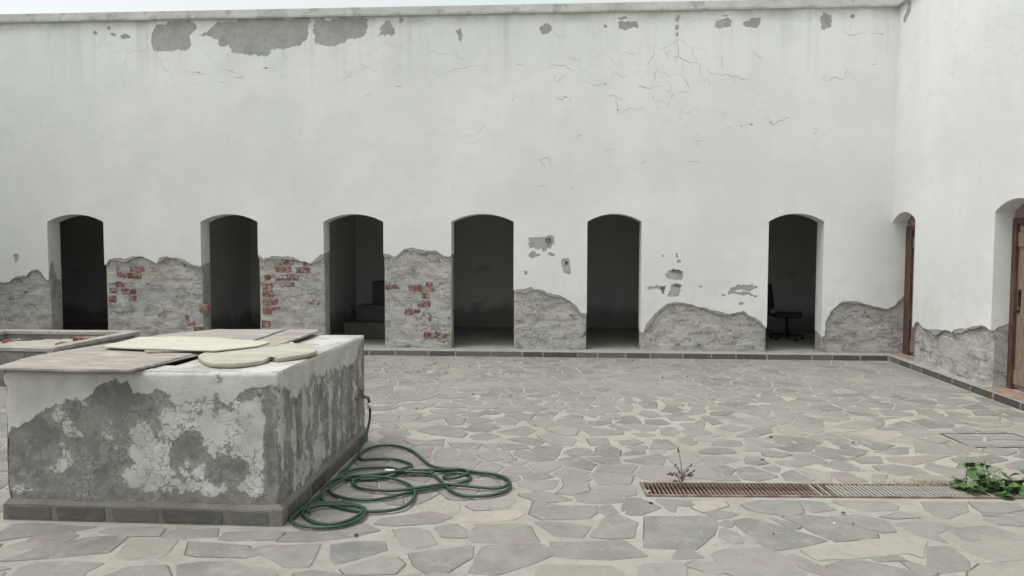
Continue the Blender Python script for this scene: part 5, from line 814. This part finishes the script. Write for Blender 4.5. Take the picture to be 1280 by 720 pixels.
# ------------------------------------------------------------------ cistern in front
TX0, TX1, TY0, TY1, TZ = -3.345, -1.645, 4.14, 6.06, .922
tk = empty('water_cistern', (0,0,0), 0, label='low square water cistern with peeling white paint and slate plinth', cat='water tank')
def poly_h(P, u):
    if u <= P[0][0]: return P[0][1]
    for a, b in zip(P, P[1:]):
        if a[0] <= u <= b[0]: return a[1]+(b[1]-a[1])*(u-a[0])/max(1e-6,b[0]-a[0])
    return P[-1][1]
def tank_mask(u, z, U, BL, st, seed):
    h = poly_h(U, u) + .045*fbm(u*8, z*8, seed, 5)
    m = .5 + max(-.5, min(.5, (z-h)*9))
    if z > h: return max(.25, min(1., m+.12) - .55*max(0, fbm(u*6*st, z*6/st, seed+31, 4)-.12)), .25
    t = (.30 if st < 1.5 else .47) + .36*fbm(u*5*st, z*5/st, seed, 5) + .16*fbm(u*14*st, z*14/st**2, seed+2, 3)
    for bu, bz, ru, rz, w in BL:
        q = ((u-bu)/ru)**2 + ((z-bz)/rz)**2
        if q < 4: t += w*math.exp(-q*1.1)*(.62 if st < 1.5 else .9)
    t = min(t, .8)
    if z < .17: t -= (.17-z)*3
    return max(-.3, t), 1.
def tank_face(pt, n0, n1, u0, u1, z0, z1, U, BL, st, seed):
    v, f, A, Cz = [], [], [], []
    for j in range(n1+1):
        for i in range(n0+1):
            u = u0+(u1-u0)*i/n0; z = z0+(z1-z0)*j/n1
            a, c_ = tank_mask(u, z, U, BL, st, seed)
            e = min(u-u0, u1-u, z1-z); er = .018+.035*max(0,noise.noise((z*7,u*.6 if z1-z < .03 else 0,1.3))+.25*noise.noise((z*23,0,4))); rnd = min(.02,(er-e)**2*14) if e < er else 0
            d = .005*fbm(u*3, z*3, seed+3, 3) + .0035*max(0,min(1,(a-.35)*5)) - rnd - .004*max(0,noise.noise((u*13,z*13,seed+8)))
            v.append(pt(u, z, d)); A.append(a); Cz.append(c_)
    for j in range(n1):
        for i in range(n0):
            a = j*(n0+1)+i; f.append((a,a+1,a+n0+2,a+n0+1))
    me = mesh_py(v, f, True)
    at = me.attributes.new('paint','FLOAT','POINT'); at.data.foreach_set('value', A)
    at = me.attributes.new('craze','FLOAT','POINT'); at.data.foreach_set('value', Cz)
    return me
link('front_wall', tank_face(lambda u,z,d: (u,TY0-d,z), 230, 105, TX0, TX1, .1, TZ, TFU, TFB, 1., 3.3), M['tank'], tk)
link('side_wall', tank_face(lambda u,z,d: (TX1+d,u,z), 220, 105, TY0, TY1, .1, TZ, TSU, TSB, 2.0, 8.8), M['tank'], tk)
link('side_wall', tank_face(lambda u,z,d: (TX0-d,u,z), 60, 30, TY0, TY1, .1, TZ, [(4,.7),(6.1,.6)], [], 1.2, 5.8), M['tank'], tk)
link('rear_wall', tank_face(lambda u,z,d: (u,TY1+d,z), 60, 30, TX0, TX1, .1, TZ, [(-3.5,.6),(-1.6,.7)], [], 1.2, 15.8), M['tank'], tk)
# slab top with the opening under the boards
v, f = [], []; n0, n1 = 60, 66
for j in range(n1+1):
    for i in range(n0+1):
        x_ = TX0+.012+(TX1-TX0-.024)*i/n0; y_ = TY0+.012+(TY1-TY0-.024)*j/n1
        e = min(x_-TX0,TX1-x_,y_-TY0,TY1-y_); v.append((x_,y_,TZ+.001+.006*fbm(x_*3,y_*3,2,3)*min(1,e*8)-(.02-min(.02,e))*.4))
for j in range(n1):
    for i in range(n0):
        if 4 < i < 34 and 6 < j < 56: continue
        a = j*(n0+1)+i; f.append((a,a+1,a+n0+2,a+n0+1))
link('top_slab', mesh_py(v,f,True), M['tanktop'], tk)
link('water_pit', box_me(TX0+.13,TX0+1.05,TY0+.18,TY0+1.62,.3,.5), M['pit'], tk)
# sloped plinth
pl = [(TX0-.02,TY0-.02),(TX1+.022,TY0-.02),(TX1+.022,TY1+.02),(TX0-.02,TY1+.02)]
bm = bmesh.new(); rings = []
for ins, z in ((0,-.02),(0,.098),(.024,.128),(.06,.132)):
    r_ = []
    cx, cy = (TX0+TX1)/2, (TY0+TY1)/2
    for k in range(4):
        a, b = pl[k], pl[(k+1)%4]; nsub = 14
        for q in range(nsub):
            x_ = a[0]+(b[0]-a[0])*q/nsub; y_ = a[1]+(b[1]-a[1])*q/nsub
            x_ -= ins*max(-1,min(1,(x_-cx)/.8))*(1 if abs(x_-cx) > .8 else 0) ; y_ -= ins*max(-1,min(1,(y_-cy)/.9))*(1 if abs(y_-cy) > .9 else 0)
            r_.append(bm.verts.new((x_+.003*noise.noise((x_*8,y_*8,z*30)), y_+.003*noise.noise((x_*8,y_*8,z*30+5)), z+(.006*noise.noise((x_*5,y_*5,3)) if z > 0 else 0))))
    rings.append(r_)
for a, b in zip(rings, rings[1:]):
    for k in range(len(a)): bm.faces.new((a[k],a[(k+1)%len(a)],b[(k+1)%len(a)],b[k]))
plo = link('plinth', from_bm(bm), M['tankplinth'], tk)
def plinth_stone(a0, a1, org, d, n, j):
    P = [(a0+.012,.012),(a1-.006,.010),(a1,.03),(a1-.004,.088),(a0+.004,.09),(a0,.06)]
    o = link('slate_block', prism(ragged(P,.07,.004,True,j,14), -.03, .004+.002*(j%2), .004), M['slate'], plo)
    o.matrix_basis = Matrix(((d[0],0,-n[0],org[0]),(d[1],0,-n[1],org[1]),(0,1,0,0),(0,0,0,1)))
for i, (a, b) in enumerate(TPF): plinth_stone(a, b, (0,TY0-.02), (1,0), (0,1), i)
sj = [TY0+.05,4.36,4.62,4.95,5.22,5.50,5.78,TY1]
for i in range(len(sj)-1): plinth_stone(sj[i]+.015, sj[i+1]-.015, (TX1+.022,0), (0,1), (-1,0), 10+i)

# tap on the side
tp = empty('water_tap', (TX1,5.62,.46), 0, label='small brass water tap on the side of the cistern', cat='tap')
TPY = 5.86
tp.location = (TX1, TPY, .40)
link('pipe', tube_me([(-.03,-.12,.04),(.022,-.12,.04),(.03,-.1,.04),(.03,.0,.03)], .011), M['brass'], tp)
link('body', tube_me([(-.03,0,.03),(.05,0,.03),(.085,0,.02),(.095,0,-.03)], lambda t: .016-.003*t, 10), M['brass'], tp)
hd = link('handle', tube_me([(.03,-.045,.085),(.03,.045,.085)], .008), M['brass'], tp); link('spindle', tube_me([(.03,0,.03),(.03,0,.088)], .007), M['brass'], tp)
link('connector', tube_me([(.095,0,-.02),(.097,0,-.065)], .017, 10), M['whiteplastic'], tp)

# hose
hp = [Vector((TX1+.097,TPY,.34)), Vector((TX1+.1,TPY-.01,.25)), Vector((TX1+.09,TPY-.1,.13)), Vector((TX1+.075,TPY-.28,.035))]
cnt = {}
n = len(HOSE)
pz = []
for i, p in enumerate(HOSE):
    lv = sum(1 for j, q in enumerate(HOSE[:i]) if i-j > 4 and math.dist(p,q) < .055)
    pz.append(.023+.016*min(lv,3))
for i in range(n):
    z_ = (pz[max(0,i-1)]+2*pz[i]+pz[min(n-1,i+1)])/4
    x_, y_ = HOSE[i]
    if y_ < 6.1 and y_ > 4.05: x_ = max(x_, TX1+.05)
    hp.append(Vector((x_, y_, z_)))
hose = empty('garden_hose', (-1.2,5.0,0), 0, label='long dark green garden hose coiled loosely on the paving', cat='hose')
ho = link('tube', tube_me(catmull(hp,6), .0108, 8), M['hose'], hose); ho.matrix_parent_inverse = Matrix.Translation((1.2,-5.0,0))
e = Vector((*HOSEEND,.045))
ee = link('end_fitting', tube_me([e+Vector((.04,0,0)), e, e-Vector((.03,-.005,0))], .0135, 10), M['whiteplastic'], hose); ee.matrix_parent_inverse = Matrix.Translation((1.2,-5.0,0))
et = link('tube_end', tube_me(catmull([e+Vector((.03,0,0)), e+Vector((.15,.0,-.005)), e+Vector((.32,.01,-.01)), Vector((HOSE[8][0],HOSE[8][1],.03))],5), .0108, 8), M['hose'], hose); et.matrix_parent_inverse = Matrix.Translation((1.2,-5.0,0))

# boards on the cistern ------------------------------------------------
def board(name, P, z0, th, m, seed, label, cat, tilt=0, amp=.008, group=None):
    o = link(name, prism(ragged(P,.03,amp,True,seed,8), 0, th, .002), m, label=label, cat=cat, group=group); o.location.z = z0
    for v_ in o.data.vertices: v_.co.z += .007*noise.noise((v_.co.x*2.3, v_.co.y*2.3, seed)) + .003
    return o
o = board('veneer_strip', PLYA2, TZ+.004, .008, M['plyedge'], 71, 'splintered grey veneer strip sticking out under the weathered board', 'wood strip')
o = board('plywood_board', PLYA, TZ+.009, .014, M['ply'], 72, 'weathered pinkish plywood board overhanging the cistern front corner', 'board', amp=.006)
for k, (dz, P) in enumerate((( .0142,[(p[0]*.93-.2,p[1]*.9+.42) for p in PLYA]),)):
    link('loose_veneer', prism(ragged(P,.03,.02,True,75+k,6), dz, dz+.0022, .001), M['ply'], o)
board('plywood_board', PLYB, TZ+.026, .014, M['ply'], 73, 'weathered plywood board lying behind the cream sheet on the cistern', 'board')
board('plywood_board', PLYC, TZ+.028, .014, M['ply'], 74, 'narrow weathered plank beside the gap at the back of the cistern top', 'board', amp=.004)
board('cream_sheet', CREAM, TZ+.041, .009, M['cream'], 76, 'smooth pale cream sheet lying across the plywood boards', 'sheet', amp=.003)
def pad(P, z0, prof, m):
    c = sum((Vector(p) for p in P), Vector((0,0)))/len(P); P = [c + (Vector(p)-c) for p in P]; n = len(P); v, f = [], []
    for ins, z in prof:
        for i, p in enumerate(P):
            a, b = P[i-1], P[(i+1)%n]; t = (b-a).normalized(); nn = Vector((-t.y,t.x))
            if nn.dot(c-p) < 0: nn = -nn
            q = p+nn*ins if ins < .05 else p.lerp(c, min(.97, ins/(c-p).length)); v.append((q.x,q.y,z0+z+.004*fbm(q.x*6,q.y*6,4,3)*(1 if z > .005 else 0)))
    for r_ in range(len(prof)-1):
        for i in range(n): f.append((r_*n+i, r_*n+(i+1)%n, (r_+1)*n+(i+1)%n, (r_+1)*n+i))
    f.append(tuple(range((len(prof)-1)*n, len(prof)*n))); f.append(tuple(range(n))[::-1])
    return mesh_py(v, f, True)
cp = [(p.x,p.y) for p in catmull([(*p,0) for p in CUSH+CUSH[:1]],3)][:-1]
link('foam_pad', pad(cp, TZ+.006, [(.004,0),(0,.004),(0,.022),(.002,.026),(.007,.0285),(.02,.03)], M['foam']), None, label='thick yellowed foam pad with a notch at the cistern front edge', cat='foam pad').data.materials.append(M['foam'])
link('pipe_stub', tube_me([(CHIP[0]-.03,CHIP[1],TZ+.02),(CHIP[0]+.02,CHIP[1]+.01,TZ+.02)], .014, 10), M['whiteplastic'], label='short white plastic pipe stub under the narrow plank', cat='pipe')

# ------------------------------------------------------------------ basin near the back wall
bs = empty('stone_basin', (-7.05,9.12,0), 0, label='low open stone basin with pale rim near the back wall', cat='basin')
bx, by, bh = 1.02, .90, .48
for nm, (x0,x1,y0,y1) in dict(front=(-bx,bx,-by,-by+.1), back=(-bx,bx,by-.1,by), left=(-bx,-bx+.1,-by+.1,by-.1), right=(bx-.1,bx,-by+.1,by-.1)).items():
    link('basin_wall', box_me(x0,x1,y0,y1,-.02,bh-.05,.008,.003), M['basin'], bs)
bm = bmesh.new()
no, ni = [], []
for z in (bh-.05, bh):
    for k, (ix, iy) in enumerate(((bx+.012,by+.012),(bx-.115,by-.115))):
        pass
def rim_ring(hx, hy, z, n=10):
    P = []
    for (a, b) in (((-hx,-hy),(hx,-hy)),((hx,-hy),(hx,hy)),((hx,hy),(-hx,hy)),((-hx,hy),(-hx,-hy))):
        for q in range(n): P.append((a[0]+(b[0]-a[0])*q/n, a[1]+(b[1]-a[1])*q/n, z))
    return [bm.verts.new((p[0]+.007*noise.noise((p[0]*5,p[1]*5,p[2]*9)), p[1]+.007*noise.noise((p[0]*5,p[1]*5,p[2]*9+4)), p[2]+.005*noise.noise((p[0]*4,p[1]*4,1)))) for p in P]
rr = [rim_ring(bx-.12,by-.12,bh-.051), rim_ring(bx+.014,by+.014,bh-.051), rim_ring(bx+.016,by+.016,bh-.012), rim_ring(bx,by,bh), rim_ring(bx-.105,by-.105,bh), rim_ring(bx-.12,by-.12,bh-.012)]
for a, b in zip(rr, rr[1:]+rr[:1]):
    for k in range(len(a)): bm.faces.new((a[k],a[(k+1)%len(a)],b[(k+1)%len(a)],b[k]))
link('rim', from_bm(bm), M['basinrim'], bs)
def slab(a0, a1, face, seed):
    P = ragged([(a0,.07),(a1,.07),(a1,bh-.075),(a0,bh-.075)], .12, .006, True, seed, 8)
    o = link('slab', prism(P, -.02, .006, .004), M['basin'], bs)
    if face == 'f': o.matrix_basis = Matrix(((1,0,0,0),(0,0,-1,-by),(0,1,0,0),(0,0,0,1)))
    else: o.matrix_basis = Matrix(((0,0,1,bx),(1,0,0,0),(0,1,0,0),(0,0,0,1)))
for i, (a, b) in enumerate(((-.98,-.45),(-.41,.15),(.19,.74),(.78,.93))): slab(a, b, 'f', i)
for i, (a, b) in enumerate(((-.86,-.62),(-.56,-.1),(-.06,.4),(.44,.78))): slab(a, b, 'r', 7+i)
for a in (.955,): link('corner_post', box_me(bx-.06,bx+.009,-by-.009,-by+.06,.0,bh-.052,.006,.002), M['basinrim'], bs)
link('corner_post', box_me(bx-.02,bx+.009,by-.1,by-.03,.0,bh-.052,.006,.002), M['basinrim'], bs)
link('base_course', box_me(-bx-.02,bx+.02,-by-.02,by+.02,-.02,.06,.008), M['slate'], bs)
v, f = [], []; n0 = 26
for j in range(n0+1):
    for i in range(n0+1):
        x_ = -bx+.1+(2*bx-.2)*i/n0; y_ = -by+.1+(2*by-.2)*j/n0
        v.append((x_-7.05, y_+9.12, .30+.05*fbm(x_*2,y_*2,4,4)+.09*math.exp(-((x_+.1)**2*3+(y_-.5)**2*6))))
for j in range(n0):
    for i in range(n0): a = j*(n0+1)+i; f.append((a,a+1,a+n0+2,a+n0+1))
link('sand_heap', mesh_py(v,f,True), M['sand'], label='pale dry sand and rubble lying in the open basin', cat='sand', kind='stuff')
for i, (x_, y_, z_, rz, ln) in enumerate(((-6.52,9.55,.455,.25,.26),(-6.36,9.72,.455,.3,.24),(-6.3,9.36,.43,.5,.2),(-7.62,9.6,.40,.9,.2),(-6.62,9.3,.41,.1,.22))):
    o = link('broken_brick', box_me(-ln/2,ln/2,-.06,.06,-.035,.035,.008,.006), M['brick'], label='broken red brick lying in the open stone basin', cat='brick', group='broken bricks in the basin'); o.location = (x_,y_,z_-.05); o.rotation_euler = (random.uniform(-.2,.2),random.uniform(-.15,.15),rz)

# ------------------------------------------------------------------ weeds and litter
def leaf_mesh(k):
    rg = random.Random(k); n = 11; v = [(0,0,0)]; f = []
    L = 1.0
    for i in range(n):
        t = i/(n-1); a = (t-.5)*2*2.5
        r = (.56+.1*math.cos(5*a))*(1+.12*rg.uniform(-1,1))
        y_ = .5+r*math.cos(a)*.95; x_ = r*math.sin(a)*.95
        v.append((x_, y_, .16*abs(x_)-.10*(y_)**2+.05*rg.uniform(-1,1)))
    v.append((0,.55,-.02))
    m_ = len(v)-1
    for i in range(1,n): f.append((m_, i+1, i))
    f.append((m_,1,0)); f.append((m_,0,n))
    me = mesh_py(v, f, True); me.materials.append(M['leaf']); return me
LV = [leaf_mesh(k) for k in range(4)]
wd = empty('weed_plant', (WEED[0],WEED[1],.012), 0, label='bushy green weed growing out of the drain grate', cat='weed')
rg = random.Random(5)
for k in range(34):
    big = k in (0,1,2)
    bx_ = (rg.uniform(-.20,.30) if k < 20 else rg.uniform(.02,.34)); by_ = rg.uniform(-.07,.10)
    if big: bx_ = (-.12,-.03,.03)[k]; by_ = .04
    hgt = (.17,.20,.235)[k] if big else rg.uniform(.05,.135)
    lean = Vector((rg.uniform(-.07,.07), rg.uniform(-.05,.05), hgt))
    b0 = Vector((bx_,by_,-.03)); tip = b0+lean; mid = b0+lean*.5+Vector((rg.uniform(-.02,.02),rg.uniform(-.02,.02),0))
    link('stem', tube_me(catmull([b0,mid,tip],3), .0035, 5), M['stem'], wd)
    nl = 7 if big else 5
    for q in range(nl):
        t = .35+.65*q/(nl-1); p = b0.lerp(mid,t*2) if t < .5 else mid.lerp(tip,t*2-1)
        o = link('leaf', LV[rg.randrange(4)], None, wd); s = rg.uniform(.034,.064)*(1.1 if t > .8 else .9)
        o.location = p; o.scale = (s,s,s); o.rotation_euler = (rg.uniform(-.35,.75), rg.uniform(-.5,.5), rg.uniform(0,6.28))
tw = empty('dry_weed', (TWIG[0],TWIG[1],.01), 0, label='withered brown weed standing in the rusty end of the drain', cat='weed')
link('stem', tube_me(catmull([(0,0,-.02),(.006,0,.08),(-.004,.004,.17),(-.018,0,.24)],4), lambda t: .004-.002*t, 5), M['drystem'], tw)
link('seed_head', tube_me([(-.018,0,.235),(-.021,0,.25),(-.024,0,.268)], lambda t: .008-.005*abs(t-.5), 6), M['drystem'], tw)
for k in range(13):
    a = rg.uniform(0,6.28); z0 = rg.uniform(0,.08); L = rg.uniform(.05,.12)
    t0 = Vector((.003,0,z0)); t1 = t0+Vector((math.cos(a)*L,.5*math.sin(a)*L,rg.uniform(.01,.09)))
    tt = link('twig', tube_me([t0,(t0+t1)/2+Vector((0,0,.012)),t1], .0025, 5), M['drystem'], tw)
    for q in range(2):
        pp = t0.lerp(t1,rg.uniform(.6,1)); link('bud', tube_me([pp,pp+Vector((.006,0,.009)),pp+Vector((.008,0,.016))], lambda t: .007-.004*abs(t-.5), 5), M['drystem'], tt)
v, f = [], []
for k in range(110):
    a = rg.uniform(0,6.28); r_ = abs(rg.gauss(0,.09)); x_ = TUFT[0]+rg.gauss(0,.11); y_ = TUFT[1]-.04+rg.gauss(0,.02); L = rg.uniform(.02,.07)
    dx, dy = math.cos(a)*L*.8, math.sin(a)*L*.4; h = rg.uniform(.008,.04); b = len(v); w = .0016
    v += [(x_-w,y_,.008),(x_+w,y_,.008),(x_+dx*.5+w*.7,y_+dy*.5,.008+h),(x_+dx*.5-w*.7,y_+dy*.5,.008+h),(x_+dx,y_+dy,.012+h*.6)]
    f += [(b,b+1,b+2,b+3),(b+3,b+2,b+4)]
link('dry_grass', mesh_py(v,f), M['straw'], label='small tuft of dry straw-coloured grass on the drain grate', cat='grass', kind='stuff')
def bits(name, spots, m, label, cat, s0, s1, flat):
    v, f = [], []
    for (x_, y_) in spots:
        n = rg.randrange(4,7); s = rg.uniform(s0,s1); b = len(v); a0 = rg.uniform(0,6.28)
        for i in range(n):
            a = a0+6.283*i/n; r_ = s*rg.uniform(.6,1.1); v.append((x_+r_*math.cos(a)*1.3, y_+r_*math.sin(a), .011+rg.uniform(.0,.3)*s*flat))
        v.append((x_,y_,.013+s*flat)); v.append((x_,y_,.008))
        for i in range(n): f += [(b+i,b+(i+1)%n,b+n),(b+(i+1)%n,b+i,b+n+1)]
    link(name, mesh_py(v,f), m, label=label, cat=cat, kind='stuff')
sp = [(rg.gauss(-1.5,.7), rg.gauss(9.9,.55)) for _ in range(46)] + [(rg.uniform(-2.2,3.), rg.uniform(6.5,10.8)) for _ in range(24)] + [(rg.uniform(-1.4,4), rg.uniform(4,6.5)) for _ in range(10)]
sp = [p for p in sp if p[1] < 11]
bits('leaf_litter', sp, M['litter'], 'small dead leaves and crumbs scattered over the paving', 'leaf litter', .006, .017, .6)
bits('stone_chips', [(rg.uniform(-1.3,4.2), rg.uniform(4,9.5)) for _ in range(45)], M['chip'], 'tiny white plaster chips scattered over the paving', 'chips', .002, .009, .4)
